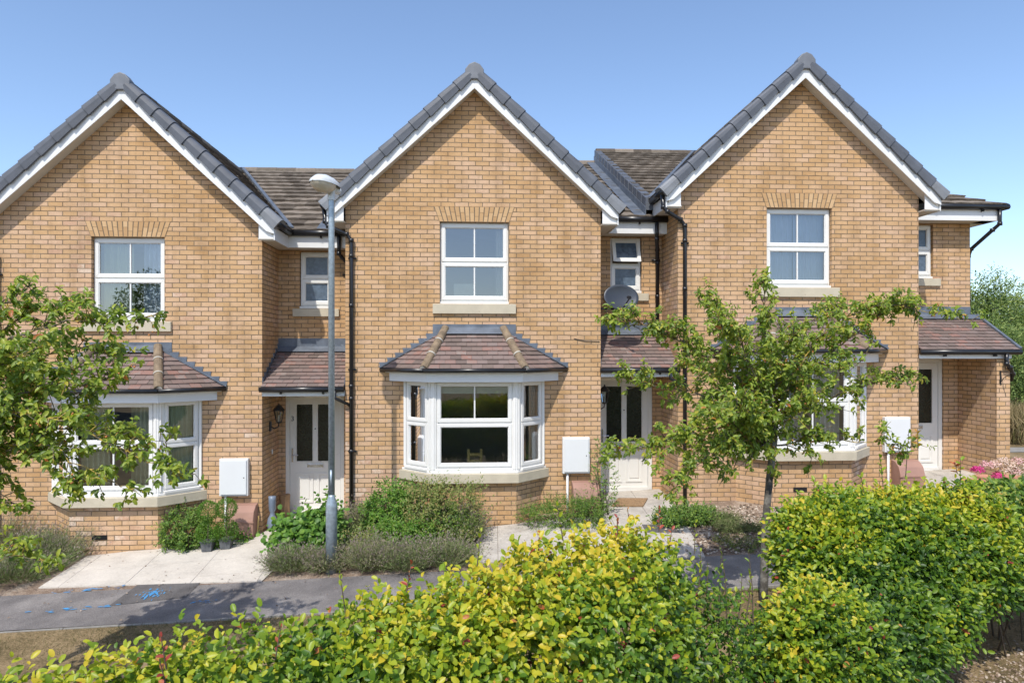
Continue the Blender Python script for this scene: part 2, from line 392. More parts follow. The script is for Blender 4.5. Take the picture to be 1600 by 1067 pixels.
def shoots(lm, base, dirs, length, nleaf, L, wr, tint_f, tpl, spread=.9, droop=.15, jit=.25, face=.75):
    """leaves set alternately along short shoots"""
    n_ = len(base); dirs = nrm(dirs)
    up = np.tile(np.array([0, 0, 1.0]), (n_, 1)); sd_ = nrm(np.cross(dirs, up)+1e-3*rng.normal(size=(n_, 3))); u2 = np.cross(sd_, dirs)
    ph = rng.uniform(0, 6.28, n_); length = np.broadcast_to(length, (n_,))
    for k in range(nleaf):
        t = (k+.6)/nleaf; a = ph+k*2.4
        P = base+dirs*(length*t)[:, None]
        rad = sd_*np.cos(a)[:, None]+u2*np.sin(a)[:, None]
        sp = spread*(1-.55*t)
        Dl = nrm(dirs*(1-sp*.5)+rad*sp+np.array([0, 0, -droop])+rng.normal(size=(n_, 3))*jit)
        N = nrm(np.array([0, -face, .8])+dirs*.35-rad*.25+rng.normal(size=(n_, 3))*.33)
        Lk = L*rng.uniform(.5, 1.2, n_)*(1-.25*t)
        lm.add(P, Dl, N, Lk, Lk*wr, np.clip(tint_f(P, t), 0, 1), tpl)
def sample_shell(ells, n_, inner=.55, cull=.62):
    """points in the outer shell of a union of ellipsoids, with outward direction"""
    e = np.array(ells, float); wts = (e[:, 3]*e[:, 4]+e[:, 4]*e[:, 5]+e[:, 3]*e[:, 5]); wts /= wts.sum()
    idx = rng.choice(len(e), n_, p=wts); d = nrm(rng.normal(size=(n_, 3))); r = rng.uniform(inner**3, 1, n_)**(1/3)
    P = e[idx, :3]+d*r[:, None]*e[idx, 3:6]; O = nrm(d/e[idx, 3:6])
    keep = np.ones(n_, bool)
    for k in range(len(e)):
        q = np.linalg.norm((P-e[k, :3])/e[k, 3:6], axis=1); keep &= ~((q < cull) & (idx != k))
    return P[keep], O[keep]
def bush(name, label, cat, ells, n_, L, wr, mat, length=.14, nleaf=6, tint=None, tpl=None, group=None, stems=14, inner=.5, upb=.6, base=None, sr=.007, extra=None, spread=.9, jit=.25, droop=.15, tall=.0):
    e = np.array(ells, float)
    c = base if base is not None else (e[:, 0].mean(), e[:, 1].mean()); gz = G(*c)
    root = empty(name, (c[0], c[1], gz), label, cat, group)
    P, O = sample_shell(ells, n_, inner)
    ok = P[:, 2] > np.array([G(p[0], p[1]) for p in P])+.01; P, O = P[ok], O[ok]
    lm = LM(); tf = tint or (lambda P, t: rng.uniform(.1, .85, len(P)))
    shoots(lm, P, nrm(O+np.array([0, 0, upb])+rng.normal(size=P.shape)*.35), length*rng.uniform(.6, 1.3, len(P))*np.where(rng.random(len(P)) < tall, 2.2, 1), nleaf, L, wr, tf, tpl or tpl_round(), spread, droop, jit)
    if extra: extra(lm)
    lm.build('foliage', mat, root)
    mb = MB()
    for k in rng.choice(len(P), min(stems, len(P)), replace=False):
        p = Vector(P[k]); ek = e[np.argmin(np.linalg.norm(e[:, :2]-P[k][:2], axis=1))]
        b0 = Vector((ek[0]+random.uniform(-.45, .45)*ek[3], ek[1]+random.uniform(-.3, .3)*ek[4], G(ek[0], ek[1])-.02))
        mid = b0.lerp(p, .5)+Vector((random.uniform(-.06, .06), random.uniform(-.06, .06), .08))
        mb.tube([b0, mid, p], [sr, sr*.75, sr*.3], 5)
    mb.build('stem', 'stem', root, smooth=True, uv=False)
    return root

# ------------------------------------------------------------ ground and paving
def gridsheet(name, mat, x0, x1, y0, y1, dx, dz=0.0, kind='structure'):
    xs = np.arange(x0, x1+dx/2, dx); ys = np.arange(y0, y1+dx/2, dx)
    vs = [(x, y, G(x, y)+dz) for y in ys for x in xs]; k = len(xs)
    fs = [(j*k+i, j*k+i+1, (j+1)*k+i+1, (j+1)*k+i) for j in range(len(ys)-1) for i in range(k-1)]
    me = bpy.data.meshes.new(name); me.from_pydata(vs, [], fs); me.update()
    return tag(linkmesh(me, name, mat, None), kind=kind)
def ground_all():
    xs = [-400, -100, -40, -14, -10, -5, 0, 5, 9.6, 14, 40, 100, 400]; ys = [-400, -60, -20, 2, 5, 8, 12, 16, 30, 60, 150, 500]
    vs = [(x, y, G(x, y)) for y in ys for x in xs]; k = len(xs)
    fs = [(j*k+i, j*k+i+1, (j+1)*k+i+1, (j+1)*k+i) for j in range(len(ys)-1) for i in range(k-1)]
    me = bpy.data.meshes.new('ground'); me.from_pydata(vs, [], fs); me.update()
    tag(linkmesh(me, 'ground', 'dry_grass', None), kind='structure')
ground_all()
def patch(name, mat, pix=None, world=None, dz=.004, thick=0):
    pts = world or [ground(*p) for p in pix]
    mb = MB()
    if thick:
        lo = [(x, y, G(x, y)-.05) for x, y in pts]; hi = [(x, y, G(x, y)+dz) for x, y in pts]; n_ = len(pts)
        mb._add(lo+hi, [tuple(range(n_, 2*n_))]+[(i, (i+1) % n_, (i+1) % n_+n_, i+n_) for i in range(n_)])
    else: mb.face(*[(x, y, G(x, y)+dz) for x, y in pts])
    return tag(mb.build(name, mat, None), kind='structure')
# footpath: near edge and far edge in plan
FY0 = lambda x: 8.30-.045*(x+4); FY1 = lambda x: 9.32-.045*(x+4)
patch('flower_bed', 'mulch', world=[(-13.9, FY1(-13.9)), (9.5, FY1(9.5)), (9.5, 11.9), (-13.9, 11.9)], dz=.006)
patch('footpath', 'asphalt', world=[(-13.9, FY0(-13.9)), (9.5, FY0(9.5)), (9.5, FY1(9.5)), (-13.9, FY1(-13.9))], dz=.012)
gx = 9.5
patch('gravel_strip', 'gravel', world=[(2.2, 2.1), (9.5, 2.1), (9.5, 6.3), (2.2, 5.7)], dz=.004)
patch('road', 'road', world=[(-300, -16), (300, -16), (300, -6), (-300, -6)], dz=.01)
patch('footpath_patch', 'asphalt_dark', pix=[(215, 915), (324, 901), (290, 935), (170, 948)], dz=.016)
mbk = MB()
for i in range(26):
    x0 = -13.9+i*.915; x1 = x0+.905
    mbk.hexa([(x0, FY0(x0)-.035, G(x0, 8)-.08), (x1, FY0(x1)-.035, G(x1, 8)-.08), (x1, FY0(x1)-.002, G(x1, 8)-.08), (x0, FY0(x0)-.002, G(x0, 8)-.08)],
             [(x0, FY0(x0)-.035, G(x0, 8.2)+.018), (x1, FY0(x1)-.035, G(x1, 8.2)+.018), (x1, FY0(x1)-.002, G(x1, 8.2)+.018), (x0, FY0(x0)-.002, G(x0, 8.2)+.018)])
tag(mbk.build('path_edging', 'kerb'), kind='structure')

def clip_poly(poly, a, b, c, keep_pos=True):
    """Sutherland-Hodgman against a*x+b*y+c>=0"""
    out = []
    for i in range(len(poly)):
        p, q = poly[i], poly[(i+1) % len(poly)]
        dp = a*p[0]+b*p[1]+c; dq = a*q[0]+b*q[1]+c
        if dp >= 0: out.append(p)
        if (dp >= 0) != (dq >= 0):
            t = dp/(dp-dq); out.append((p[0]+(q[0]-p[0])*t, p[1]+(q[1]-p[1])*t))
    return out
def slabs(name, polys, mat, ang, w_, h_, ox=0, oy=0, dz=.022, gap=.006):
    """paving slabs clipped to convex plan polygons"""
    mb = MB(); ca, sa = math.cos(ang), math.sin(ang)
    for poly in polys:
        A = sum(poly[i][0]*poly[(i+1) % len(poly)][1]-poly[(i+1) % len(poly)][0]*poly[i][1] for i in range(len(poly)))
        if A < 0: poly = poly[::-1]
        loc = [((x*ca+y*sa), (-x*sa+y*ca)) for x, y in poly]
        u0 = min(p[0] for p in loc); u1 = max(p[0] for p in loc); v0 = min(p[1] for p in loc); v1 = max(p[1] for p in loc)
        for i in range(int((u0-ox)//w_), int((u1-ox)//w_)+1):
            for j in range(int((v0-oy)//h_), int((v1-oy)//h_)+1):
                c = [(ox+i*w_+gap/2, oy+j*h_+gap/2), (ox+(i+1)*w_-gap/2, oy+j*h_+gap/2), (ox+(i+1)*w_-gap/2, oy+(j+1)*h_-gap/2), (ox+i*w_+gap/2, oy+(j+1)*h_-gap/2)]
                for k in range(len(loc)):
                    p, q = loc[k], loc[(k+1) % len(loc)]
                    ea, eb = -(q[1]-p[1]), (q[0]-p[0])
                    c = clip_poly(c, ea, eb, -(ea*p[0]+eb*p[1]))
                    if len(c) < 3: break
                if len(c) < 3: continue
                wp = [(u*ca-v*sa, u*sa+v*ca) for u, v in c]; zr = random.uniform(-.001, .001)
                n_ = len(wp); lo = [(x, y, G(x, y)-.03) for x, y in wp]; hi = [(x, y, G(x, y)+dz+zr) for x, y in wp]
                mb._add(lo+hi, [tuple(range(n_, 2*n_))]+[(i_, (i_+1) % n_, (i_+1) % n_+n_, i_+n_) for i_ in range(n_)])
    return tag(mb.build(name, mat), kind='structure')
gp = ground
slabs('paving', [[gp(60, 920), gp(316, 912), gp(400, 839), gp(250, 857), gp(140, 868)], [gp(316, 912), gp(425, 909), (-2.6, 10.3), (-2.5, 10.95), gp(400, 839)], [gp(400, 839), (-2.5, 10.95), (-2.35, 12.2), (-3.33, 12.2), (-3.36, 11.2)]],
      'paving', R(2), .9, .6, .2, .1)
slabs('paving', [[gp(738, 880), gp(1000, 878), (2.2, 10.9), (1.5, 10.9), gp(752, 826)], [gp(1000, 878), gp(1102, 872), (3.38, 11.15), (3.40, 12.2), (2.15, 12.2), (2.15, 10.9)],
      [gp(930, 875), gp(1010, 876), (2.35, 10.9), (1.6, 10.9)]], 'paving_weathered', R(-2), .6, .6, .05, .1)
slabs('paving', [[(7.5, 9.0), (9.2, 9.0), (9.2, 12.2), (7.7, 12.2)]], 'paving_weathered', 0, .6, .6)
patch('inspection_cover', 'asphalt_dark', pix=[(1003, 822), (1048, 822), (1062, 834), (1010, 834)], dz=.03, thick=1)
# blue spray marks on the footpath
def splat(cx, cy, rx, ry, n_, name='spray_mark'):
    mb = MB(); k = 12; z = .02
    for q in range(n_):
        ox, oy = (random.gauss(0, rx*.5), random.gauss(0, ry*.5)) if n_ > 1 else (0, 0); s_ = random.uniform(.02, .09) if n_ > 1 else 1; sy_ = 2.5 if n_ > 1 else 1
        pts = [(cx+ox+math.cos(a)*rx*s_*random.uniform(.6, 1.1), cy+oy+math.sin(a)*ry*s_*sy_*random.uniform(.6, 1.1)) for a in [2*math.pi*i/k for i in range(k)]]
        mb.face(*[(x, y, G(x, y)+z+q*.00005) for x, y in pts])
    return mb
for (px, py, rx, ry, n_, lab) in ((240, 929, .16, .16, 70, 'solid bright blue spray spot on the dark tarmac patch'), (145, 922, .45, .06, 34, 'faint blue spray scrawl on the tarmac by the paving edge'),
                                  (318, 942, .2, .05, 20, 'small faint blue spray smear right of the dark tarmac patch'), (120, 952, .55, .06, 22, 'thin blue spray dashes near the front edge of the tarmac')):
    g = gp(px, py); mb = splat(g[0], g[1], rx, ry, n_)
    tag(mb.build('spray_mark', 'blue_paint'), lab, 'paint mark', 'blue spray marks on the footpath', 'stuff')

# ------------------------------------------------------------ houses
TP = .916                       # tan of the gable pitch
HW = 2.09                       # half width of the gable wall
ZB = 4.24                       # underside apex of the barge board (above eye)
OV = .22
def wall_holes(mb, x0, x1, z0, z1, holes, y, depth=.1, flip=False, place=None):
    """vertical sheet at y with rectangular holes and reveals"""
    P = place or (lambda x, z, d: (x, y+d, z))
    xs = sorted({x0, x1, *[h[0] for h in holes], *[h[1] for h in holes]}); zs = sorted({z0, z1, *[h[2] for h in holes], *[h[3] for h in holes]})
    for i in range(len(xs)-1):
        for j in range(len(zs)-1):
            cx, cz = (xs[i]+xs[i+1])/2, (zs[j]+zs[j+1])/2
            if any(h[0] < cx < h[1] and h[2] < cz < h[3] for h in holes): continue
            mb.face(P(xs[i], zs[j], 0), P(xs[i+1], zs[j], 0), P(xs[i+1], zs[j+1], 0), P(xs[i], zs[j+1], 0))
    for a, b_, c, d_ in holes:
        mb.face(P(a, c, 0), P(a, d_, 0), P(a, d_, depth), P(a, c, depth)); mb.face(P(b_, c, depth), P(b_, d_, depth), P(b_, d_, 0), P(b_, c, 0))
        mb.face(P(a, d_, 0), P(b_, d_, 0), P(b_, d_, depth), P(a, d_, depth)); mb.face(P(a, c, depth), P(b_, c, depth), P(b_, c, 0), P(a, c, 0))

def frame_rect(mb, P, a, b, c, d, wd, y0, y1):
    """four mitred members round the rectangle a..b, c..d; y0 front, y1 back; P maps (x,z,depth)"""
    def mem(q):
        fr = [P(x, z, y0) for x, z in q]; bk = [P(x, z, y1) for x, z in q]; mb.hexa(fr, bk)
    mem([(a, c), (b, c), (b-wd, c+wd), (a+wd, c+wd)]); mem([(a, d), (a+wd, d-wd), (b-wd, d-wd), (b, d)])
    mem([(a, c), (a+wd, c+wd), (a+wd, d-wd), (a, d)]); mem([(b, c), (b, d), (b-wd, d-wd), (b-wd, c+wd)])
def window(parent, P, a, b, c, d, zm=None, bars=(1, 1), vent=True, name='window', gl='glass', mat='upvc', sillw=.03, fw=.04, sw=.055, open_top=0, label=None):
    """casement of an upper and a lower sash in an outer frame. P(x,z,depth)->world, depth 0 = frame face"""
    mb = MB(); frame_rect(mb, P, a, b, c+.045, d, fw, 0, .06)
    fr_ = [P(x, z, -.045) for x, z in ((a-sillw, c), (b+sillw, c), (b+sillw, c+.035), (a-sillw, c+.035))]
    bk_ = [P(x, z, .06) for x, z in ((a-sillw, c), (b+sillw, c), (b+sillw, c+.05), (a-sillw, c+.05))]; mb.hexa(fr_, bk_)
    zm = zm if zm is not None else (c+d)/2+.02
    mb.hexa([P(x, z, .002) for x, z in ((a+fw, zm-.025), (b-fw, zm-.025), (b-fw, zm+.025), (a+fw, zm+.025))], [P(x, z, .06) for x, z in ((a+fw, zm-.025), (b-fw, zm-.025), (b-fw, zm+.025), (a+fw, zm+.025))])
    if vent:
        vx = (b-a)*.21; cx = (a+b)/2; zt = d-.04
        mb.hexa([P(x, z, -.018) for x, z in ((cx-vx, zt), (cx+vx, zt), (cx+vx, zt+.018), (cx-vx, zt+.018))], [P(x, z, .001) for x, z in ((cx-vx, zt), (cx+vx, zt), (cx+vx, zt+.018), (cx-vx, zt+.018))])
    win = mb.build(name, mat, parent, bevel=.003)
    if label: win['label'] = label
    for k, (z0, z1) in enumerate(((c+.05+fw*.5, zm-.012), (zm+.012, d-fw*.6))):
        PP = P
        if k == 1 and open_top:
            an = open_top; zh = z1
            def PP(x, z, dd, zh=zh, an=an): return P(x, zh-(zh-z)*math.cos(an)+(dd)*math.sin(an)*1, -(zh-z)*math.sin(an)+dd*math.cos(an))
        a2, b2 = a+fw*.55, b-fw*.55
        m2 = MB(); frame_rect(m2, PP, a2, b2, z0, z1, sw, -.016, .03)
        g0, g1, h0, h1 = a2+sw, b2-sw, z0+sw, z1-sw
        # slim glazing bead, set back
        frame_rect(m2, PP, g0-.001, g1+.001, h0-.001, h1+.001, .012, -.004, .02)
        s_ = m2.build('sash', mat, win, bevel=.004)
        if bars[k]:
            m3 = MB(); cx = (a+b)/2
            m3.hexa([PP(x, z, .0) for x, z in ((cx-.011, h0), (cx+.011, h0), (cx+.011, h1), (cx-.011, h1))], [PP(x, z, .024) for x, z in ((cx-.011, h0), (cx+.011, h0), (cx+.011, h1), (cx-.011, h1))])
            m3.build('glazing_bar', mat, win)
        m4 = MB(); m4.face(*[PP(x, z, .014) for x, z in ((g0, h0), (g1, h0), (g1, h1), (g0, h1))]); m4.build('pane', gl, win)
    return win
def curtain(P, x0, x1, z0, z1, mat, label, d=.14, waves=6, amp=.035, pinch=None):
    mb = MB(); n_ = 60; rows = 7; vs = []
    ph = random.uniform(0, 6)
    for j in range(rows):
        t = j/(rows-1)
        for i in range(n_+1):
            s_ = i/n_; xx = x0+(x1-x0)*s_
            if pinch: xx = pinch[0]+(xx-pinch[0])*(1-pinch[1]*math.sin(math.pi*min(1, t*1.0)))
            vs.append(P(xx, z0+(z1-z0)*t, d+amp*math.sin(s_*waves*2*math.pi+ph+.5*t)+amp*.4*math.sin(s_*waves*5.3+ph)))
    fs = [(j*(n_+1)+i, j*(n_+1)+i+1, (j+1)*(n_+1)+i+1, (j+1)*(n_+1)+i) for j in range(rows-1) for i in range(n_)]
    mb._add(vs, fs); return tag(mb.build('curtain', mat, smooth=True), label, 'curtain', 'curtains behind the windows')

def tile_slope(mb, e0, e1, r0, r1, gauge=.36, th=.05, wave=.3, amp=.012, seg=.075, jit=.004):
    """interlocking tiles in courses between eave e0-e1 and ridge r0-r1"""
    e0, e1, r0, r1 = map(Vector, (e0, e1, r0, r1))
    nn = (e1-e0).cross(r0-e0) if (r0-e0).length > (r1-e1).length else (e1-e0).cross(r1-e1)
    nn.normalize()
    if nn.z < 0: nn = -nn
    n_ = max(1, round(max((r0-e0).length, (r1-e1).length)/gauge)); al = (e1-e0).normalized()
    for i in range(n_):
        t0, t1 = i/n_, min(1, (i+1.12)/n_)
        a, b_ = e0.lerp(r0, t0), e1.lerp(r1, t0); c, d_ = e0.lerp(r0, t1), e1.lerp(r1, t1)
        if (b_-a).length < .05: continue
        k = max(2, int((b_-a).length/seg)); prev = None; tt = .5; off = (i % 2)*wave*.5
        for j in range(k+1):
            s_ = j/k; p, q = a.lerp(b_, s_), c.lerp(d_, s_); u = p.dot(al)+off
            if prev is None or int(u//wave) != cell: cell = int(u//wave); tt = random.uniform(.1, .9); jz = random.uniform(-jit, jit)
            h = amp*abs(math.sin(math.pi*u/wave*1.0))+jz+random.uniform(-.002, .002)
            cur = [p+nn*(-.02), p+nn*(th+h), q+nn*(.003+h)]
            if prev:
                mb.tint = tt
                mb._add(prev+cur, [(0, 3, 4, 1), (1, 4, 5, 2)])
            prev = cur
def plain_tiles(mb, e0, e1, r0, r1, gauge=.105, w_=.165, th=.019):
    e0, e1, r0, r1 = map(Vector, (e0, e1, r0, r1))
    L = max((r0-e0).length, (r1-e1).length); al = (e1-e0).normalized(); nn = al.cross(((r0+r1)/2-(e0+e1)/2)).normalized()
    if nn.z < 0: nn = -nn
    n_ = max(1, round(((r0+r1)/2-(e0+e1)/2).length/gauge))
    for i in range(n_):
        t0, t1 = i/n_, min(1, (i+1)/n_); a, b_ = e0.lerp(r0, t0), e1.lerp(r1, t0); c, d_ = e0.lerp(r0, t1), e1.lerp(r1, t1)
        ua, ub, uc, ud = a.dot(al), b_.dot(al), c.dot(al), d_.dot(al)
        off = (i % 2)*w_*.5+.02; k0 = int((min(ua, uc)-off)//w_); k1 = int((max(ub, ud)-off)//w_)
        for k in range(k0, k1+1):
            l0, l1 = off+k*w_+.002, off+(k+1)*w_-.002
            la, lb = max(l0, ua), min(l1, ub); lc, ld = max(l0, uc), min(l1, ud)
            if lb-la < .004 and ld-lc < .004: continue
            lb = max(lb, la+.001); ld = max(ld, lc+.001)
            tl = random.uniform(-.0025, .0035); t2 = random.uniform(-.0025, .0035)
            mb.tint = random.random()
            p = [a+al*(la-ua)+nn*(th+tl), a+al*(lb-ua)+nn*(th+t2), c+al*(ld-uc)+nn*(.001+t2), c+al*(lc-uc)+nn*(.001+tl)]
            f = [a+al*(la-ua)-nn*.006, a+al*(lb-ua)-nn*.006]
            mb._add(p+f, [(0, 1, 2, 3), (4, 5, 1, 0), (4, 0, 3), (5, 2, 1)])
def gutter(mb, p0, p1, r=.055):
    p0, p1 = Vector(p0), Vector(p1); mb.tube([p0, p1], r, 12)
    L = (p1-p0).length
    k = max(1, int(L/.6))
    for i in range(k):
        c = p0.lerp(p1, (i+.5)/k); mb.box(c.x-.012, c.x+.012, c.y-.02, c.y+.05, c.z-r-.03, c.z-.01) if abs(p1.x-p0.x) > abs(p1.y-p0.y) else mb.box(c.x-.02, c.x+.02, c.y-.012, c.y+.012, c.z-r-.03, c.z-.01)
def pipe(mb, pts, r=.034, collars=()):
    mb.tube(pts, r, 12)
    for c in pts[1:-1]: mb.tube([Vector(c)-Vector((0, 0, .03)), Vector(c)+Vector((0, 0, .03))], r*1.22, 12)
    for c in collars: mb.tube([Vector(c)-Vector((0, 0, .03)), Vector(c)+Vector((0, 0, .03))], r*1.22, 12)

def make_house(kind, dx, dz, label, detail=True):
    X0 = .065+dx; Z0 = E+dz
    X = lambda x: X0+x
    Z = lambda z: Z0+z
    end = kind == 'right'; mid = kind == 'middle'; left = kind == 'left'
    RR = 3.66 if end else 3.41          # right end of the recess (inner face of the wing wall)
    xw = 3.73                            # end wall
    h = empty('terraced_house', (X0, D, G(X0, D)), label, 'house', 'row of yellow brick terraced houses')
    # --- walls
    mb = MB(); zb = Z(-3.3)+0
    zl = Z(2.25)
    uw = (X(-.567), X(.567), Z(.79), Z(2.13))
    bw = (X(-1.09), X(1.09), Z(-2.05), Z(-.40))
    wall_holes(mb, X(-HW), X(HW), zb, zl, [uw, bw], D)
    za = Z(ZB+.06); xe = lambda z: (za-z)/TP
    mb.face((X(-HW), D, zl), (X(HW), D, zl), (X(HW), D, min(za-HW*TP, za)), (X(0), D, za), (X(-HW), D, za-HW*TP))
    yb = D+BK
    if detail or True:
        mb.face((X(HW), D, zb), (X(HW), yb+.02, zb), (X(HW), yb+.02, Z(2.2)), (X(HW), D, Z(2.2)))
        mb.face((X(-HW), yb+.3, zb), (X(-HW), D, zb), (X(-HW), D, Z(2.25)), (X(-HW), yb+.3, Z(2.25)))
    sw_ = (X(2.45), X(3.02), Z(1.06), Z(2.06)); dw = (X(2.2), X(3.22), Z(-2.54), Z(-.42))
    xr = xw if end else 3.41
    wall_holes(mb, X(HW), X(xr), zb, Z(2.2), [sw_, dw], yb, .09)
    if end:
        # side wall of the terrace and the porch wing wall
        mb.face((X(xw), yb, zb), (X(xw), D+10.2, zb), (X(xw), D+10.2, Z(2.3)), (X(xw), yb, Z(2.3)))
        mb.face((X(xw), yb, Z(2.2)), (X(xw), D+10.2, Z(2.2)), (X(xw), D+5.5, Z(4.5)))
        mb.box(X(3.49), X(3.728), D+.001, yb-.001, zb, Z(-.42))
        mb.prism([(X(3.49), Z(-.42)), (X(3.728), Z(-.42)), (X(3.728), Z(-.3)), (X(3.49), Z(-.3))], D+.05, yb-.001)
    # bay plinth
    bx = lambda hf, p, z: [(X(-hf-p), D, z), (X(-hf), D-p, z), (X(hf), D-p, z), (X(hf+p), D, z)]
    lo, hi = bx(.655, .44, zb), bx(.655, .44, Z(-2.05))
    for i in range(3): mb.face(lo[i], lo[i+1], hi[i+1], hi[i])
    mb.build('wall', 'brick', h)
    # rooms behind the windows
    mb = MB()
    for z0, z1 in ((-2.6, -.1), (.15, 2.35)):
        a, b_, y0, y1 = X(-HW+.12), X(HW-.12), D+.13, D+3.4
        mb.cur = 0
        mb.face((a, y1, Z(z0)), (b_, y1, Z(z0)), (b_, y1, Z(z1)), (a, y1, Z(z1)))
        mb.face((a, y0, Z(z0)), (a, y1, Z(z0)), (a, y1, Z(z1)), (a, y0, Z(z1))); mb.face((b_, y0, Z(z0)), (b_, y0, Z(z1)), (b_, y1, Z(z1)), (b_, y1, Z(z0)))
        mb.face((a, y0, Z(z1)), (a, y1, Z(z1)), (b_, y1, Z(z1)), (b_, y0, Z(z1)))
        mb.cur = 1; mb.face((a, y0, Z(z0)), (b_, y0, Z(z0)), (b_, y1, Z(z0)), (a, y1, Z(z0)))
    mb.build('room', ['interior', 'interior_floor'], h)
    # --- window head arch: flat arch of cut soldier bricks
    mb = MB(); mm = MB(); n_ = 16
    def ap(s_, t): # s along -1..1, t height 0..1
        return (X(s_*(.575+.085*t)), Z(2.13+.245*t))
    for i in range(n_):
        s0, s1 = -1+2*i/n_, -1+2*(i+1)/n_; g = .008/.6
        cuts = (0, .62, 1) if i % 2 else (0, .36, 1)
        for t0, t1 in zip(cuts[:-1], cuts[1:]):
            mb.tint = random.random(); t0 += .02; t1 -= .0
            q = [ap(s0+g, t0), ap(s1-g, t0), ap(s1-g, t1), ap(s0+g, t1)]
            mb.hexa([(x, D-.006, z) for x, z in q], [(x, D+.03, z) for x, z in q])
    q = [ap(-1, 0), ap(1, 0), ap(1, 1), ap(-1, 1)]; mm.face(*[(x, D-.003, z) for x, z in q])
    ar = mb.build('brick_arch', 'arch_brick', h); mm.build('mortar_joint', 'mortar', ar)
    # --- barge boards, soffits, eaves
    yf = D-OV
    mb = MB(); t_ = .21
    for s in (-1, 1):
        xe_ = 2.34
        top0, top1 = Z(ZB+t_), Z(ZB+t_-xe_*TP); b0, b1 = Z(ZB), Z(ZB-xe_*TP)
        q = [(X(0), b0), (X(s*xe_), b1-.0), (X(s*xe_), top1), (X(0), top0)]
        if s < 0: q = q[::-1]
        # foot of the board cut level
        mb.prism([(X(0.0), b0), (X(s*(xe_-.12)), Z(ZB-(xe_-.12)*TP)-.0), (X(s*xe_), Z(ZB-(xe_-.12)*TP)-.04), (X(s*xe_), top1), (X(0.0), top0)] if s > 0 else
                 [(X(0.0), top0), (X(s*xe_), top1), (X(s*xe_), Z(ZB-(xe_-.12)*TP)-.04), (X(s*(xe_-.12)), Z(ZB-(xe_-.12)*TP)), (X(0.0), b0)], yf, yf+.02)
    mb.build('barge_board', 'white_paint', h, bevel=.002)
    mb = MB()
    for s in (-1, 1):                 # sloping soffit under the verge
        mb.hexa([(X(0), yf+.02, Z(ZB+.02)), (X(s*2.3), yf+.02, Z(ZB+.02-2.3*TP)), (X(s*2.3), yf+.02, Z(ZB+.05-2.3*TP)), (X(0), yf+.02, Z(ZB+.05))],
                [(X(0), D+.002, Z(ZB+.02)), (X(s*2.3), D+.002, Z(ZB+.02-2.3*TP)), (X(s*2.3), D+.002, Z(ZB+.05-2.3*TP)), (X(0), D+.002, Z(ZB+.05))])
        # box end at the eave and level soffit running back
        ye = D+BK-.30
        mb.box(min(X(s*2.085), X(s*2.33)), max(X(s*2.085), X(s*2.33)), yf+.022, yb+(.0 if s > 0 else .0), Z(2.085), Z(2.10))
    mb.box(X(2.33), X(xr if not end else 4.0), D+BK-.30, yb+.0, Z(2.085), Z(2.10))
    mb.build('soffit', 'soffit', h)
    for s in (-1, 1):
        mb = MB(); xa = s*2.33; y1_ = D+BK-.31
        mb.box(min(X(xa), X(xa+s*.018)), max(X(xa), X(xa+s*.018)), yf+.022, y1_, Z(2.07), Z(2.27))
        # small white box end under the barge foot
        mb.prism([(X(s*2.088), Z(2.07)), (X(s*2.325), Z(2.07)), (X(s*2.325), Z(2.18)), (X(s*2.088), Z(2.40))] if s > 0 else
                 [(X(s*2.088), Z(2.40)), (X(s*2.325), Z(2.18)), (X(s*2.325), Z(2.07)), (X(s*2.088), Z(2.07))], yf+.05, yf+.066)
        mb.build('fascia', 'white_paint', h, bevel=.002)
    mb = MB()
    mb.box(X(2.31), X(3.41 if not end else 4.02), D+BK-.318, D+BK-.30, Z(2.08), Z(2.285))
    if end: mb.box(X(4.0), X(4.02), D+BK-.30, D+6, Z(2.08), Z(2.285)); mb.box(X(3.73), X(4.0), D+BK-.3, D+6, Z(2.085), Z(2.1))
    mb.build('fascia', 'white_paint', h, bevel=.002)
    # --- dry verge caps up both slopes and the ridge end cap
    mb = MB(); L = 2.36/math.cos(math.atan(TP)); nc = 10; cl = L/nc; dirx, dirz = math.cos(math.atan(TP)), math.sin(math.atan(TP))
    mbe = MB()
    for s in (-1, 1):
        mb = MB(); mbe = MB()
        for i in range(nc):
            m_ = mbe if i == nc-1 else mb
            # distance along slope from apex; profile grows towards the lower end of each cap
            a0, a1 = i*cl-.0, (i+1)*cl+.03
            if i == 0: a0 = .05
            rings = []
            for aa, g in ((a0, -.004), (a1-.03, .02), (a1, .022)):
                cx, cz = s*aa*dirx, ZB+t_+.012-aa*dirz
                nx, nz = s*dirz, dirx          # outward normal of the slope
                pr = [(-.035-g*.9, .0), (-.03-g, -.03), (.05, -.04), (.095+g*.5, -.032), (.122+g*.5, -.01), (.135+g*.5, .04), (.135+g*.5, .25), (.0, .25)]
                # (height along normal, depth back from face)
                rings.append([(X(cx+nx*hh), yf+dd-.012-g*.6, Z(cz+nz*hh)) for hh, dd in pr])
            k = len(rings[0]); fs = []
            for q in range(2):
                for j in range(k-1): fs.append((q*k+j, q*k+j+1, (q+1)*k+j+1, (q+1)*k+j))
            fs.append(tuple(range(k))); fs.append(tuple(range(3*k-1, 2*k-1, -1)))
            fs = [f[::-1] for f in fs] if s > 0 else fs
            m_._add([p for r_ in rings for p in r_], fs)
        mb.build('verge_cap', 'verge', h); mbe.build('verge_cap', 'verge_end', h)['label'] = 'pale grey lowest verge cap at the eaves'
    mb = MB(); zt = ZB+t_
    poly = [(-.15, zt-.03), (-.06, zt-.075), (.06, zt-.075), (.15, zt-.03), (.15, zt+.08), (.085, zt+.165), (0, zt+.20), (-.085, zt+.165), (-.15, zt+.08)]
    mb.prism([(X(x), Z(z)) for x, z in poly], yf-.045, yf+.12)
    mb.build('ridge_end_cap', 'verge_face', h, bevel=.012)
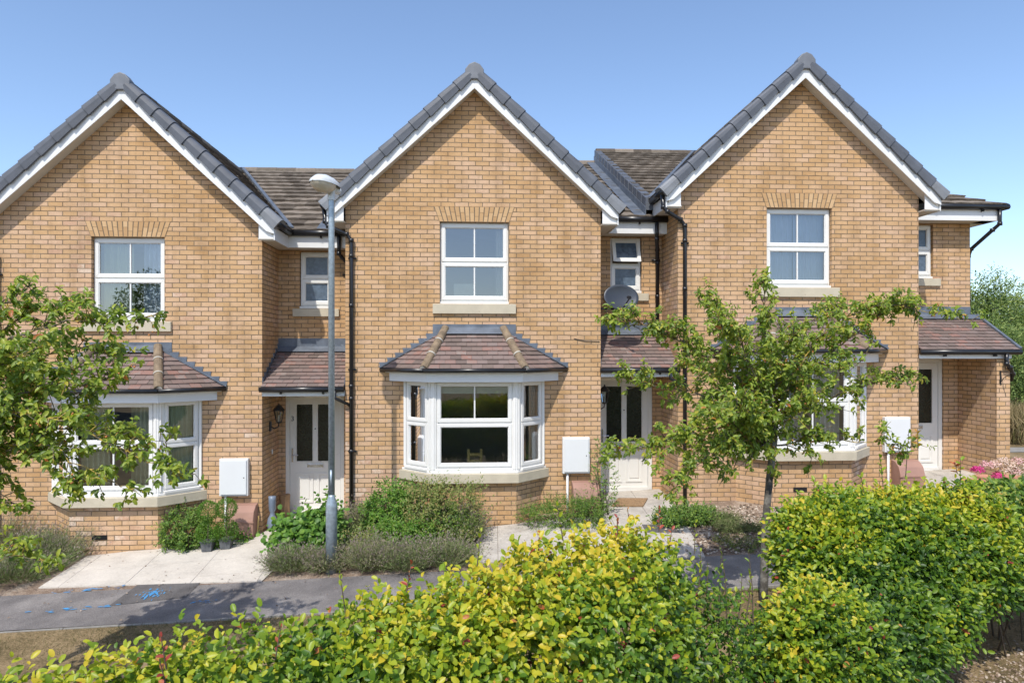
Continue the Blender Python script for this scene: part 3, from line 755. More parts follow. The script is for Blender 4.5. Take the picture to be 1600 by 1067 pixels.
    # --- roofs
    mb = MB(); yr = 16.85; ys0 = yf+.03; zr_ = ZB+t_+.08
    for s in (-1, 1):
        a = (X(s*2.40), ys0, Z(zr_-2.40*TP)); b_ = (X(s*2.40), yr, Z(zr_-2.40*TP)); c = (X(0), ys0, Z(zr_)); d_ = (X(0), yr, Z(zr_))
        # courses run along y; trim the part buried in the main roof
        tile_slope(mb, a, (X(s*2.40), 12.6, a[2]), c, (X(0), yr, Z(zr_)), amp=.010)
    mb.cur = 0; mb.tint = .5
    ze, zrr = Z(2.335), Z(4.66); xl = -2.44; xrr = 3.06
    ye = D+BK-.38
    if end:
        # hipped end
        tile_slope(mb, (X(xl), ye, ze), (X(4.12), ye, ze), (X(xl), yr, zrr), (X(1.2), yr, zrr))
        tile_slope(mb, (X(4.12), ye, ze), (X(4.12), 2*yr-ye, ze), (X(1.2), yr, zrr), (X(1.2), yr+.1, zrr))
    else:
        tile_slope(mb, (X(xl), ye, ze), (X(3.4), ye, ze), (X(xl), yr, zrr), (X(xrr+.02), yr, zrr))
    # rear slope, plain
    mb.face((X(xl), yr, zrr), (X(xrr if not end else 1.2), yr, zrr), (X(xrr if not end else 4.12), 2*yr-ye, ze), (X(xl), 2*yr-ye, ze))
    rf = mb.build('roof', 'roof_tile', h)
    mb = MB()
    k0, k1 = xl, (xrr if not end else 1.2); n_ = int((k1-k0)/.45)
    for i in range(n_):
        a, b_ = k0+(k1-k0)*i/n_, k0+(k1-k0)*(i+1)/n_+.015
        mb.tint = random.random(); mb.tube([(X(a), yr, zrr-.03), (X(b_), yr, zrr-.03)], [.115, .12], 10)
    for i in range(12):
        a = ys0+(yr-ys0)*i/12; b_ = ys0+(yr-ys0)*(i+1)/12+.015; mb.tint = random.random()
        mb.tube([(X(0), a, Z(zr_)-.03), (X(0), b_, Z(zr_)-.03)], [.115, .12], 10)
    mb.build('ridge_tile', 'roof_tile', rf, smooth=False)
    # verge of the higher main roof over the neighbour on the left, with lead gutter
    mb = MB(); n_ = 15
    for i in range(n_):
        t0, t1 = i/n_, (i+1.06)/n_
        g = .0
        p0 = Vector((X(xl), ye, ze)).lerp(Vector((X(xl), yr, zrr)), t0); p1 = Vector((X(xl), ye, ze)).lerp(Vector((X(xl), yr, zrr)), t1)
        mb.hexa([p0+Vector((-.045, 0, -.15)), p0+Vector((.10, 0, -.15)), p0+Vector((.10, 0, .07)), p0+Vector((-.045, 0, .065))],
                [p1+Vector((-.03, 0, -.15)), p1+Vector((.10, 0, -.15)), p1+Vector((.10, 0, .045)), p1+Vector((-.03, 0, .04))])
    mb.build('verge_cap', 'verge', rf)
    mb = MB(); q0 = Vector((X(xl)-.04, ye, ze-.3)); q1 = Vector((X(xl)-.04, yr, zrr-.3))
    mb.hexa([q0+Vector((-.2, 0, .05)), q0+Vector((0, 0, .05)), q0+Vector((0, 0, .065)), q0+Vector((-.2, 0, .065))], [q1+Vector((-.2, 0, .05)), q1+Vector((0, 0, .05)), q1+Vector((0, 0, .065)), q1+Vector((-.2, 0, .065))])
    mb.hexa([q0+Vector((-.01, 0, .0)), q0+Vector((0, 0, .0)), q0+Vector((0, 0, .2)), q0+Vector((-.01, 0, .2))], [q1+Vector((-.01, 0, .0)), q1+Vector((0, 0, .0)), q1+Vector((0, 0, .2)), q1+Vector((-.01, 0, .2))])
    mb.build('lead_flashing', 'lead', rf)
    # lead valleys between gable roof and main roof
    def main_z(y): return ze+(y-ye)/(yr-ye)*(zrr-ze)
    mb = MB()
    for s in (-1, 1):
        x_a = 2.40; pa = Vector((X(s*x_a), ye+.05, main_z(ye+.05)+.05)); pb = Vector((X(s*.02), yr-.15, zrr+.02))
        mb.beam(pa, pb, .07, .05, (0, 0, 1))
    mb.build('valley', 'lead', rf)
    # --- gutters and downpipes
    for s in (1, -1):
        g = MB(); g.tube([(X(s*2.40), yf-.0, Z(2.32)), (X(s*2.40), ye-.06, Z(2.32))], .05, 12); g.build('gutter', 'black_plastic', h, smooth=True)
    g = MB(); gutter(g, (X(2.40), ye+.02, Z(2.325)), (X(3.39 if not end else 4.14), ye+.02, Z(2.325)))
    if end: g.tube([(X(4.14), ye-.02, Z(2.325)), (X(4.14), D+6, Z(2.325))], .055, 12)
    g.build('gutter', 'black_plastic', h, smooth=True)
    p = MB(); yp = D-.055
    pipe(p, [(X(-2.40), yf+.06, Z(2.30)), (X(-2.38), yf+.06, Z(2.08)), (X(-2.32), yf+.02, Z(2.0)), (X(-2.06), yp, Z(1.90)), (X(-1.985), yp, Z(1.80)), (X(-1.985), yp, Z(-3.1))],
         collars=[(X(-1.985), yp, Z(z)) for z in (1.55, .75, -.55, -.75, -1.6)])
    for z in (1.5, -.3, -1.62): p.box(X(-2.04), X(-1.91), D-.03, D-.005, Z(z), Z(z)+.03)
    if not (kind == 'far'):
        # branch from the neighbour's porch gutter
        p.tube([(X(-2.24), D-.09, Z(-.30)-.3+.0), (X(-2.24), D-.09, Z(-.74)), (X(-2.0), yp, Z(-.86))], .026, 10)
        pass
    p.build('downpipe', 'black_plastic', h, smooth=True)
    p = MB()
    if end:
        pipe(p, [(X(4.02), ye+.02, Z(2.30)), (X(4.02), ye+.02, Z(2.02)), (X(3.96), ye+.12, Z(1.92)), (X(3.79), yb+.05, Z(1.62)), (X(3.79), yb+.12, Z(1.5)), (X(3.79), yb+.12, Z(-3))])
    else:
        x2 = 3.20
        pipe(p, [(X(x2), ye+.02, Z(2.28)), (X(x2), ye+.02, Z(1.98)), (X(x2+.09), yb-.06, Z(1.84)), (X(x2+.09), yb-.06, Z(.40))], collars=[(X(x2+.09), yb-.06, Z(z)) for z in (1.6, 1.0)])
        p.box(X(x2+.0), X(x2+.15), yb-.03, yb-.004, Z(1.64), Z(1.67))
    p.build('downpipe', 'black_plastic', h, smooth=True)
    # --- upstairs windows
    Pm = lambda x, z, d: (x, D+.075+d, z)
    window(h, Pm, X(-.56), X(.56), Z(.79), Z(2.125), label='two light upstairs window in the gable')
    mb = MB(); mb.box(X(-.68), X(.68), D-.05, D+.09, Z(.625), Z(.79)-.006)
    mb.build('window_sill', 'stone', h, bevel=.006)
    Pb = lambda x, z, d: (x, yb+.06+d, z)
    window(h, Pb, X(2.46), X(3.01), Z(1.065), Z(2.055), bars=(0, 0), vent=False, gl='obscured_blue', open_top=(R(21) if mid else 0), label='small frosted window over the porch')
    mb = MB(); mb.box(X(2.34), X(3.14), yb-.045, yb+.07, Z(.92), Z(1.06)-.004); mb.build('window_sill', 'stone', h, bevel=.006)
    mb = MB(); mb.face((X(2.4), yb+.12, Z(1)), (X(3.1), yb+.12, Z(1)), (X(3.1), yb+.12, Z(2.1)), (X(2.4), yb+.12, Z(2.1))); mb.build('room', 'interior_floor', h)
    # --- bay window
    mb = MB()
    def band(mb, hf0, p0, z0, hf1, p1, z1):
        lo = bx(hf0, p0, z0); hi = bx(hf1, p1, z1)
        for i in range(3): mb.face(lo[i], lo[i+1], hi[i+1], hi[i])
    def solid(mb, hf, p, z0, z1):
        poly = [(X(-hf-p), D-.001), (X(-hf), D-p), (X(hf), D-p), (X(hf+p), D-.001)]; mb.slab(poly, z0, z1)
    solid(mb, .69, .54, Z(-2.055), Z(-1.905)); mb.build('bay_sill', 'stone', h, bevel=.008)
    mb = MB(); solid(mb, .68, .50, Z(-1.903), Z(-1.87)); solid(mb, .67, .47, Z(-1.869), Z(-1.845))
    bay = mb.build('bay_window', 'upvc_bay', h, bevel=.003)
    # corner posts: grooved
    for s in (-1, 1):
        mb = MB(); cx, cy = X(s*.674), D-.47
        for a_, o_ in ((0, 0), (1, 0)):
            pass
        pts = [(cx-s*.085, cy), (cx-s*.085, cy+.09), (cx+s*.02, cy+.13), (cx+s*.115, cy+.015+.115-.03), (cx+s*.06, cy+.06-.0), (cx+s*.0, cy)]
        pts = [(cx-s*.07, cy-.004), (cx, cy-.004), (cx+s*.06, cy+.056), (cx+s*.02, cy+.13), (cx-s*.07, cy+.07)]
        if s > 0: pts = pts[:]
        A = sum(pts[i][0]*pts[(i+1) % 5][1]-pts[(i+1) % 5][0]*pts[i][1] for i in range(5))
        if A < 0: pts = pts[::-1]
        mb.slab(pts, Z(-1.845), Z(-.46))
        mb.tube([(cx-s*.035, cy-.002, Z(-1.845)), (cx-s*.035, cy-.002, Z(-.46))], .013, 8)
        mb.tube([(cx+s*.028, cy+.018, Z(-1.845)), (cx+s*.028, cy+.018, Z(-.46))], .013, 8)
        mb.build('corner_post', 'upvc_bay', bay, bevel=.003)
        # post against the wall
        mb = MB(); px_, py_ = X(s*1.13), D-.02
        mb.box(px_-.02, px_+.02, D-.035, D-.001, Z(-1.845), Z(-.46)); mb.build('corner_post', 'upvc_bay', bay)
    Pf = lambda x, z, d: (x, D-.45+d, z)
    blow = (1, 0) if False else ((0, 1) if mid else (1, 1))
    sc = dict(gl='glass_clear', mat='upvc_bay', sillw=0)
    window(h, Pf, X(-.605), X(.605), Z(-1.87), Z(-.46), zm=Z(-1.115), bars=blow, name='window', label='front casement of the bay', fw=.035, sw=.05, **sc)
    r2 = math.sqrt(.5)
    for s in (-1, 1):
        # side casement lies on the 45 degree face
        x_a, y_a = s*.674, -.45
        def Ps(u, z, d, s=s):
            dd = d
            return (X(s*(.70+u*r2)-s*dd*r2), D-.44+u*r2+dd*r2, z)
        if s > 0: PS = Ps
        else: PS = Ps
        window(h, PS, .04, .575, Z(-1.87), Z(-.46), zm=Z(-1.115), bars=(0, 0), vent=False, label=('right' if s > 0 else 'left')+' side casement of the bay', fw=.035, sw=.045, **sc)
    # fascia, gutter and roof of the bay
    mb = MB(); solid(mb, .745, .64, Z(-.468), Z(-.335)); solid(mb, .765, .69, Z(-.333), Z(-.30)); mb.build('bay_fascia', 'white_paint', h, bevel=.003)
    mb = MB(); c4 = bx(.785, .735, Z(-.285)); mb.tube([c4[0], c4[1]], .035, 10); mb.tube([c4[1], c4[2]], .035, 10); mb.tube([c4[2], c4[3]], .035, 10); mb.build('gutter', 'black_plastic', h, smooth=True)
    mb = MB(); zt, zz = Z(.36), Z(-.262)
    EA, EB, EC, ED = (X(-.78-.72), D, zz), (X(-.78), D-.72, zz), (X(.78), D-.72, zz), (X(1.5), D, zz); TL, TR = (X(-.5), D, zt), (X(.5), D, zt)
    plain_tiles(mb, EB, EC, TL, TR); plain_tiles(mb, EA, EB, TL, (TL[0]+.002, TL[1], TL[2])); plain_tiles(mb, EC, ED, (TR[0]-.002, TR[1], TR[2]), TR)
    mb.tint = .1; mb.face(*[Vector(q)-Vector((0, 0, .012)) for q in (EA, EB, TL)]); mb.face(*[Vector(q)-Vector((0, 0, .012)) for q in (EB, EC, TR, TL)]); mb.face(*[Vector(q)-Vector((0, 0, .012)) for q in (EC, ED, TR)])
    br = mb.build('bay_roof', 'plain_tile', h)
    for s in (-1, 1):
        e = Vector((X(s*.78), D-.70, zz+.005)); t = Vector((X(s*.47), D-.02, zt+.035))
        for i in range(3):
            m_ = MB(); a = e.lerp(t, i/3); b_ = e.lerp(t, (i+1)/3+(.02 if i < 2 else 0))
            m_.tube([a, b_], [.068, .062], 14); m_.build('hip_tile', 'hip_tile', br, smooth=False)
        m_ = MB()
        for i in (1, 2):
            a = e.lerp(t, i/3-.012); b_ = e.lerp(t, i/3+.012); m_.tube([a, b_], .071, 14)
        m_.tube([e+Vector((0, -.012, -.01)), e+Vector((0, .01, 0))], .06, 12)
        for k in range(0):
            for sg in (-1, 1):
                a = e.lerp(t, (k+random.random())/18); m_.tube([a+Vector((sg*.055, 0, -.035)), a+Vector((sg*.06, .03, -.02))], random.uniform(.008, .018), 5)
        m_.build('mortar_joint', 'hip_mortar', br)
    # lead: apron along the top, steps down both sides
    mb = MB(); mb.box(X(-.68), X(.68), D-.012, D+.01, Z(.30), Z(.455))
    nn = Vector((0, -.62, .72)).normalized()
    a0, a1 = Vector((X(-.47), D-.01, zt+.05)), Vector((X(.47), D-.01, zt+.05)); sl = Vector((0, -.72, -.62)).normalized()
    mb.hexa([a0, a1, a1+sl*.17+Vector((.02, 0, 0)), a0+sl*.17-Vector((.02, 0, 0))], [p_-nn*.006 for p_ in (a0, a1, a1+sl*.17+Vector((.02, 0, 0)), a0+sl*.17-Vector((.02, 0, 0)))])
    for s in (-1, 1):
        for k in range(8):
            z1 = .38-k*.078; rl = .5+(0.36-z1)/.62*1.0
            zt0 = z1-.10; x1 = rl+.20; x0 = rl-.12
            mb.prism([(X(s*x0), Z(zt0-.03)), (X(s*(x1-.02)), Z(zt0)), (X(s*x1), Z(z1)), (X(s*x0), Z(z1))][::(1 if s > 0 else -1)], D-.008-.0006*k, D+.005)
    # soaker strip lying on the slope
    for s in (-1, 1):
        p0 = Vector((X(s*.46), D-.02, zt+.02)); p1 = Vector((X(s*1.54), D-.012, zz+.02)); mb.beam(p0, p1, .05, .03, (0, 0, 1))
    mb.build('lead_flashing', 'lead', br)
    # air brick in the plinth
    mb = MB(); xa = -.32; mb.box(X(xa), X(xa+.225), D-.452, D-.43, Z(-2.56), Z(-2.49))
    mb.build('air_brick', 'black_plastic', h)
    # --- porch
    xp = 3.40 if not end else 3.84; yf2 = D-.03
    mb = MB(); e0, e1 = (X(HW+.005), yf2-.05, Z(-.265)), (X(xp), yf2-.05, Z(-.265)); r0, r1 = (X(HW+.005), yb, Z(.36)), (X(xp), yb, Z(.36))
    plain_tiles(mb, e0, e1, r0, r1); mb.tint = .1; mb.face(*[Vector(q)-Vector((0, 0, .012)) for q in (e0, e1, r1, r0)])
    pr_ = mb.build('porch_roof', 'plain_tile', h)
    mb = MB(); mb.box(X(HW), X(xr), yb-.014, yb+.01, Z(.33), Z(.54))
    sl = Vector((0, -1.03, -.625)).normalized(); nn = Vector((0, -.625, 1.03)).normalized(); a0, a1 = Vector((X(HW)+.002, yb-.012, Z(.40))), Vector((X(xp), yb-.012, Z(.40)))
    mb.hexa([a0, a1, a1+sl*.17, a0+sl*.17], [p_-nn*.008 for p_ in (a0, a1, a1+sl*.17, a0+sl*.17)])
    for k in range(8):                # stepped lead on the cheek walls
        z1 = .44-k*.078; yy = yb-(.36-z1+.06)/.625*1.03
        for xx, sg in ((X(HW), 1),)+(((X(3.41), -1),) if not end else ()):
            mb.box(min(xx, xx+sg*.012), max(xx, xx+sg*.012), max(yy-.10, D+.01), min(yb, yy+.10), Z(z1-.16), Z(z1))
    if end:
        mb.beam((X(xp)+.02, yf2-.04, Z(-.25)), (X(xp)+.02, yb, Z(.38)), .05, .06)
    mb.build('lead_flashing', 'lead', pr_)
    mb = MB(); mb.box(X(HW+.004), X(3.405 if not end else 3.74), D-.022, D-.004, Z(-.41), Z(-.305)); mb.build('porch_fascia', 'white_paint', h, bevel=.002)
    mb = MB(); mb.box(X(HW+.004), X(3.405 if not end else 3.49), D-.002, yb-.002, Z(-.415), Z(-.40)); mb.build('porch_ceiling', 'soffit', h)
    mb = MB(); gutter(mb, (X(HW-.02), D-.075, Z(-.30)), (X(3.405 if not end else 3.86), D-.075, Z(-.30)), .045)
    if end: pipe(mb, [(X(3.60), D-.08, Z(-.32)), (X(3.60), D-.08, Z(-.50)), (X(3.68), D-.06, Z(-.56)), (X(3.86), D+.1, Z(-.68)), (X(3.86), D+.15, Z(-.80))], .034)
    mb.build('gutter', 'black_plastic', h, smooth=True)
    # --- door in its frame
    yd = yb+.05
    Pd = lambda x, z, d: (x, yd+d, z)
    a, b_, c, d_ = X(2.2), X(3.22), Z(-2.53), Z(-.425)
    mb = MB(); frame_rect(mb, Pd, a, b_, c, d_, .07, -.01, .08); mb.box(a+.07, b_-.07, yd-.02, yd+.05, c, c+.035)
    door = mb.build('door_frame', 'upvc', h, bevel=.004)
    dm = MB(); x0, x1, z0, z1 = a+.075, b_-.075, c+.04, d_-.075
    gz0, gz1 = z0+.86, z1-.11; xm = (x0+x1)/2
    cells = [(x0+.10, xm-.035, gz0, gz1), (xm+.035, x1-.10, gz0, gz1)]
    wall_holes(dm, x0, x1, z0, z1, cells, yd+.01, .025)
    for q in ((x0+.10, xm-.035), (xm+.035, x1-.10)):
        # raised lower panels: a moulded rim and a raised field
        zz0, zz1 = z0+.14, gz0-.20
        frame_rect(dm, lambda x, z, d: (x, yd+.01+d, z), q[0], q[1], zz0, zz1, .035, -.014, .0)
        dm.hexa([(x, yd-.002, z) for x, z in ((q[0]+.075, zz0+.04+.035), (q[1]-.075, zz0+.075), (q[1]-.075, zz1-.075), (q[0]+.075, zz1-.075))],
                [(x, yd+.0098, z) for x, z in ((q[0]+.055, zz0+.055), (q[1]-.055, zz0+.055), (q[1]-.055, zz1-.055), (q[0]+.055, zz1-.055))])
        frame_rect(dm, lambda x, z, d: (x, yd+.01+d, z), q[0]-.001, q[1]+.001, gz0-.001, gz1+.001, .012, -.008, .02)
    dm.box(x0, x1, yd-.012, yd+.0098, z0, z0+.05)
    dl = dm.build('door', 'upvc', h, bevel=.0)
    gm = MB()
    for q in cells: gm.face((q[0], yd+.03, q[2]), (q[1], yd+.03, q[2]), (q[1], yd+.03, q[3]), (q[0], yd+.03, q[3]))
    gm.build('pane', 'obscured_dark', dl)
    lm_ = MB(); lm_.box(xm-.14, xm+.14, yd-.004, yd+.0099, gz0-.095, gz0-.035); lm_.box(xm-.12, xm+.12, yd-.012, yd-.004, gz0-.08, gz0-.045); lm_.build('letter_box', 'steel', dl, bevel=.003)
    hm = MB(); hx = x0+.04; hz = z0+.98
    hm.box(hx-.014, hx+.014, yd-.004, yd+.0099, hz-.12, hz+.12); hm.tube([(hx, yd, hz), (hx, yd-.05, hz)], .009, 8); hm.tube([(hx, yd-.05, hz), (hx+.11, yd-.05, hz+.004)], .009, 8)
    hm.build('door_handle', 'steel', dl, smooth=False)
    km = MB(); km.tube([(xm, yd+.012, z1-.55), (xm, yd+.002, z1-.55)], .012, 10); km.build('peephole', 'ink', dl)
    if left:
        cv = bpy.data.curves.new('t', 'FONT'); cv.body = '3'; cv.size = .12; cv.extrude = .002
        to = bpy.data.objects.new('t', cv); S.collection.objects.link(to); dg = bpy.context.evaluated_depsgraph_get(); me = bpy.data.meshes.new_from_object(to.evaluated_get(dg))
        bpy.data.objects.remove(to); no = linkmesh(me, 'house_number', 'ink', dl)
        off = ORG[h.name]
        for v in me.vertices: x_, y_, z_ = v.co; v.co = (x0+.012+x_-off.x, yd+.006-z_-off.y, z0+1.58+y_-off.z)
    # threshold step
    mb = MB(); mb.box(X(2.12), X(3.40), yb-.30, yb+.04, Z(-2.85), Z(-2.54)); mb.build('door_step', 'kerb', h, bevel=.01)
    return h, X, Z

LAB = {'left': 'yellow brick house with number 3 on its white front door, leftmost gable',
       'middle': 'middle yellow brick house, its small window over the porch propped open',
       'right': 'yellow brick house at the right end of the terrace, brick wing wall beside its porch',
       'far': 'house beyond the left photo edge, only a sliver of its roof visible'}
HS = {}
for kind, dx, dz in (('left', -5.505, -.30), ('middle', 0, 0), ('right', 5.48, .30), ('far', -11.0, -.60)):
    HS[kind] = make_house(kind, dx, dz, LAB[kind])
Dm = {k: (v[1], v[2]) for k, v in HS.items()}

# ---- curtains
def cp(y): return lambda x, z, d: (x, y+d, z)
X, Z = Dm['left']
curtain(cp(D+.1), X(-.5), X(-.02), Z(.82), Z(2.05), 'curtain_green', 'olive green curtain at the left of the left gable upstairs window', waves=4)
curtain(cp(D+.1), X(.12), X(.52), Z(.82), Z(2.05), 'curtain_blue', 'pale blue curtain at the right of the left gable upstairs window', waves=5)
curtain(cp(D-.45), X(-.52), X(-.1), Z(-1.8), Z(-.5), 'curtain_green', 'green curtain at the left of the left bay window front', waves=5)
curtain(cp(D-.45), X(.22), X(.56), Z(-1.8), Z(-.5), 'curtain_green', 'green curtain at the right of the left bay window front', waves=5)
curtain(lambda u, z, d: (X(.72+u*.707-d*.707), D-.44+u*.707+d*.707, z), .08, .55, Z(-1.8), Z(-.5), 'curtain_green', 'green pleated curtain in the right side casement of the left bay', waves=6, d=.09, amp=.025)
X, Z = Dm['middle']
curtain(cp(D+.1), X(.36), X(.53), Z(.82), Z(2.05), 'curtain_pale', 'narrow cream curtain at the right of the middle gable upstairs window', waves=3)
xm_, zm_ = X, Z
for s, nm in ((-1, 'left'), (1, 'right')):
    curtain(lambda u, z, d, s=s: (xm_(s*(.72+u*.707-d*.707)), D-.44+u*.707+d*.707, z), .30, .55, Z(-1.8), Z(-.5), 'curtain_pale', 'cream curtain in the %s side casement of the middle bay' % nm, waves=3, d=.10, amp=.02)
mb = MB(); mb.box(X(-.6), X(.6), D-.36, D-.35, Z(-.66), Z(-.48)); tag(mb.build('roller_blind', 'blind'), 'pale green blind rolled up at the top of the middle bay window', 'blind')
X, Z = Dm['right']
curtain(cp(D+.1), X(-.53), X(-.03), Z(.82), Z(2.05), 'curtain_blue', 'sheer pale blue curtain in the left half of the right gable upstairs window', waves=5, amp=.02)
curtain(cp(D+.1), X(.0), X(.53), Z(.82), Z(2.05), 'curtain_blue', 'sheer pale blue curtain in the right half of the right gable upstairs window', waves=5, amp=.02)
curtain(cp(D-.42), X(-.55), X(-.08), Z(-1.8), Z(-.5), 'curtain_pale', 'pale curtain in the left half of the right bay window behind the crab apple', waves=6)
curtain(cp(D-.42), X(.05), X(.52), Z(-1.8), Z(-.5), 'curtain_pale', 'pale curtain in the right half of the right bay window behind the crab apple', waves=6)
# things on the bay window boards
def keepsake(px, py, w_, h_, mat, name, label, cat):
    x, y, z = at(px, py, D-.25); mb = MB(); mb.box(x-w_/2, x+w_/2, y, y+.12, z, z+h_); mb.box(x-w_/2+.01, x+w_/2-.01, y-.004, y, z+.015, z+h_-.02)
    return tag(mb.build(name, mat, bevel=.006), label, cat)
keepsake(222, 742, .16, .18, 'pot_paper', 'gift_box', 'pale turquoise box on the ledge inside the left bay window', 'box')
keepsake(148, 762, .20, .16, 'pot_paper', 'gift_box', 'turquoise and white box behind the left part of the left bay window', 'box')
mb = MB(); x, y, z = at(742, 737, D-.30)
for sx in (-1, 1): mb.box(x+sx*.10-.02, x+sx*.10+.02, y, y+.03, z-.02, z+.36)
for q in (.14, .25): mb.box(x-.1, x+.1, y+.005, y+.025, z+q, z+q+.05)
mb.box(x-.12, x+.12, y+.031, y+.2, z-.02, z+.01)
tag(mb.build('dining_chair', 'pale_wood', bevel=.004), 'pale wooden chair inside the middle bay window', 'chair')
mb = MB(); x, y, z = at(725, 466, D+.22); mb.box(x-.17, x+.17, y, y+.02, z, z+.24)
tag(mb.build('picture_board', 'curtain_pale', bevel=.003), 'pale board standing inside the middle upstairs window', 'board')

# ---- meter boxes, gas boxes, pipes
for kind, lab in (('left', 'below the left gable, over the ivy and ball topiaries'), ('middle', 'between the middle bay and its front door'), ('right', 'beside the right house door, behind the tall hedge')):
    X, Z = Dm[kind]
    t = empty('meter_box', (X(1.67), D, Z(-2.0)), 'white electricity meter box '+lab, 'meter box', 'white meter boxes on the gable walls')
    mb = MB(); mb.box(X(1.445), X(1.895), D-.085, D-.001, Z(-1.995), Z(-1.40)); mb.build('cabinet', 'meter_white', t, bevel=.008)
    mb = MB(); mb.box(X(1.47), X(1.875), D-.105, D-.087, Z(-1.97), Z(-1.42)); dr = mb.build('cabinet_door', 'meter_white', t, bevel=.008)
    mb = MB(); mb.tube([(X(1.835), D-.104, Z(-1.7)), (X(1.835), D-.110, Z(-1.7))], .009, 10); mb.build('lock', 'ink', dr)
    mb = MB(); mb.tube([(X(1.53), D-.04, Z(-1.99)), (X(1.53), D-.04, Z(-2.95))], .02, 10); mb.build('conduit', 'meter_white', t, smooth=True)
    t = empty('gas_box', (X(1.83), D-.15, G(X(1.83), D)), 'pinkish brown sloping gas meter box under the white meter box '+{'left': 'of the left house', 'middle': 'of the middle house', 'right': 'of the right house'}[kind], 'gas box', 'brown gas meter boxes')
    z0 = G(X(1.83), D-.1); zt = Z(-2.12)
    prof = [(D-.001, zt), (D-.12, zt-.02), (D-.22, zt-.10), (D-.27, zt-.24), (D-.27, z0-.02), (D-.001, z0-.02)]
    mb = MB(); xa, xb = X(1.60), X(2.03)
    vs = [(xa, y, z) for y, z in prof]+[(xb, y, z) for y, z in prof]; k = len(prof)
    mb._add(vs, [tuple(range(k)), tuple(range(2*k-1, k-1, -1))]+[((i+1) % k, i, i+k, (i+1) % k+k) for i in range(k)])
    mb.build('cabinet', 'gas_brown', t, bevel=.012)
    mb = MB(); mb.box(xa+.03, xb-.03, D-.277, D-.268, z0+.04, zt-.27); mb.box(xa-.012, xb+.012, D-.285, D-.262, zt-.265, zt-.245)
    mb.build('lid_rim', 'gas_brown', t, bevel=.004)

# ---- wall lanterns by the doors
for kind, lab in (('left', 'beside the door numbered 3'), ('middle', 'beside the middle house door')):
    X, Z = Dm[kind]; xx = X(HW); yy = D+.42; zz = Z(-.92)
    t = empty('wall_lantern', (xx, yy, zz), 'black carriage lantern on the brick cheek wall '+lab, 'lantern', 'black wall lanterns')
    mb = MB(); mb.box(xx+.001, xx+.025, yy-.04, yy+.04, zz-.10, zz+.06)
    mb.tube([(xx+.02, yy, zz-.02), (xx+.08, yy, zz-.06), (xx+.14, yy, zz-.03), (xx+.15, yy, zz+.04)], .011, 8); mb.build('bracket', 'black_plastic', t, bevel=.004)
    c = (xx+.15, yy, zz+.05)
    mb = MB(); n6 = 6
    mb.lathe([(.03, -.02), (.045, 0), (.05, .008)], c, 6); mb.lathe([(.095, .19), (.10, .2), (.075, .235), (.035, .275), (.012, .285), (.014, .30), (.004, .315)], c, 6)
    for j in range(6):
        a = 2*math.pi*j/6; mb.tube([(c[0]+.045*math.cos(a), c[1]+.045*math.sin(a), c[2]), (c[0]+.085*math.cos(a), c[1]+.085*math.sin(a), c[2]+.195)], .005, 5)
    mb.build('lantern_cage', 'black_plastic', t)
    mb = MB(); mb.lathe([(.042, .005), (.08, .19)], c, 6); mb.build('lantern_glass', 'glass_clear', t)
    mb = MB(); mb.lathe([(.014, .01), (.014, .1), (.003, .12)], c, 8); mb.build('bulb', 'meter_white', t)
mb = MB(); X, Z = Dm['left']; mb.box(X(HW)+.001, X(HW)+.014, D+.53, D+.565, Z(-1.42), Z(-1.34)); mb.tube([(X(HW)+.012, D+.547, Z(-1.38)), (X(HW)+.02, D+.547, Z(-1.38))], .01, 8)
tag(mb.build('doorbell', 'meter_white', bevel=.003), 'small white doorbell on the brick cheek wall below the lantern of door 3', 'doorbell')

# ---- satellite dish on the middle house
X, Z = Dm['middle']
cx, cy, cz = at(969, 466, D+.16)
t = empty('satellite_dish', (cx, cy, cz), 'dark grey oval satellite dish on the corner of the middle gable by the small window', 'satellite dish')
mb = MB(); ax = Vector((.15, -1, .25)).normalized(); sx_ = ax.cross(Vector((0, 0, 1))).normalized(); uz = sx_.cross(ax)
vs = [Vector((cx, cy, cz))]; rings = 7; sg = 32; fs = []
for i in range(1, rings+1):
    r_ = i/rings
    for j in range(sg):
        a = 2*math.pi*j/sg; vs.append(Vector((cx, cy, cz))+sx_*(.31*r_*math.cos(a))+uz*(.225*r_*math.sin(a))+ax*(.055*r_*r_))
for j in range(sg): fs.append((0, 1+j, 1+(j+1) % sg))
for i in range(rings-1):
    for j in range(sg): fs.append((1+i*sg+j, 1+(i+1)*sg+j, 1+(i+1)*sg+(j+1) % sg, 1+i*sg+(j+1) % sg))
mb._add(vs, fs); o = mb.build('reflector', 'dish', t, smooth=True); sm = o.modifiers.new('s', 'SOLIDIFY'); sm.thickness = .008
C0 = Vector((cx, cy, cz))
mb = MB(); lowp = C0-uz*.21+ax*.05; lnb = C0-uz*.13+ax*.42
mb.tube([lowp-ax*.08, lowp, lnb], .012, 8); mb.tube([lnb, lnb-ax*.07+uz*.03], .028, 10)
mb.build('feed_arm', 'black_plastic', t)
mb = MB(); wp = Vector((X(HW), D+.20, cz-.18)); mb.tube([C0-ax*.04-uz*.05, C0-ax*.1-uz*.16, wp+Vector((.08, 0, 0)), wp+Vector((.01, 0, 0))], .017, 8); mb.box(wp.x+.001, wp.x+.015, wp.y-.06, wp.y+.06, wp.z-.07, wp.z+.07)
mb.build('bracket', 'black_plastic', t)
mb = MB(); mb.tube([at(897, 529, D-.01), at(915, 533, D-.012), at(937, 533.5, D-.01)], .006, 6); mb.tube([(X(HW)+.01, D+.1, Z(.2)), (X(HW)+.01, yb_ if False else D+BK-.02, Z(.56)), (X(2.75), D+BK-.012, Z(.57)), (X(3.2), D+BK-.012, Z(.56))], .006, 6)
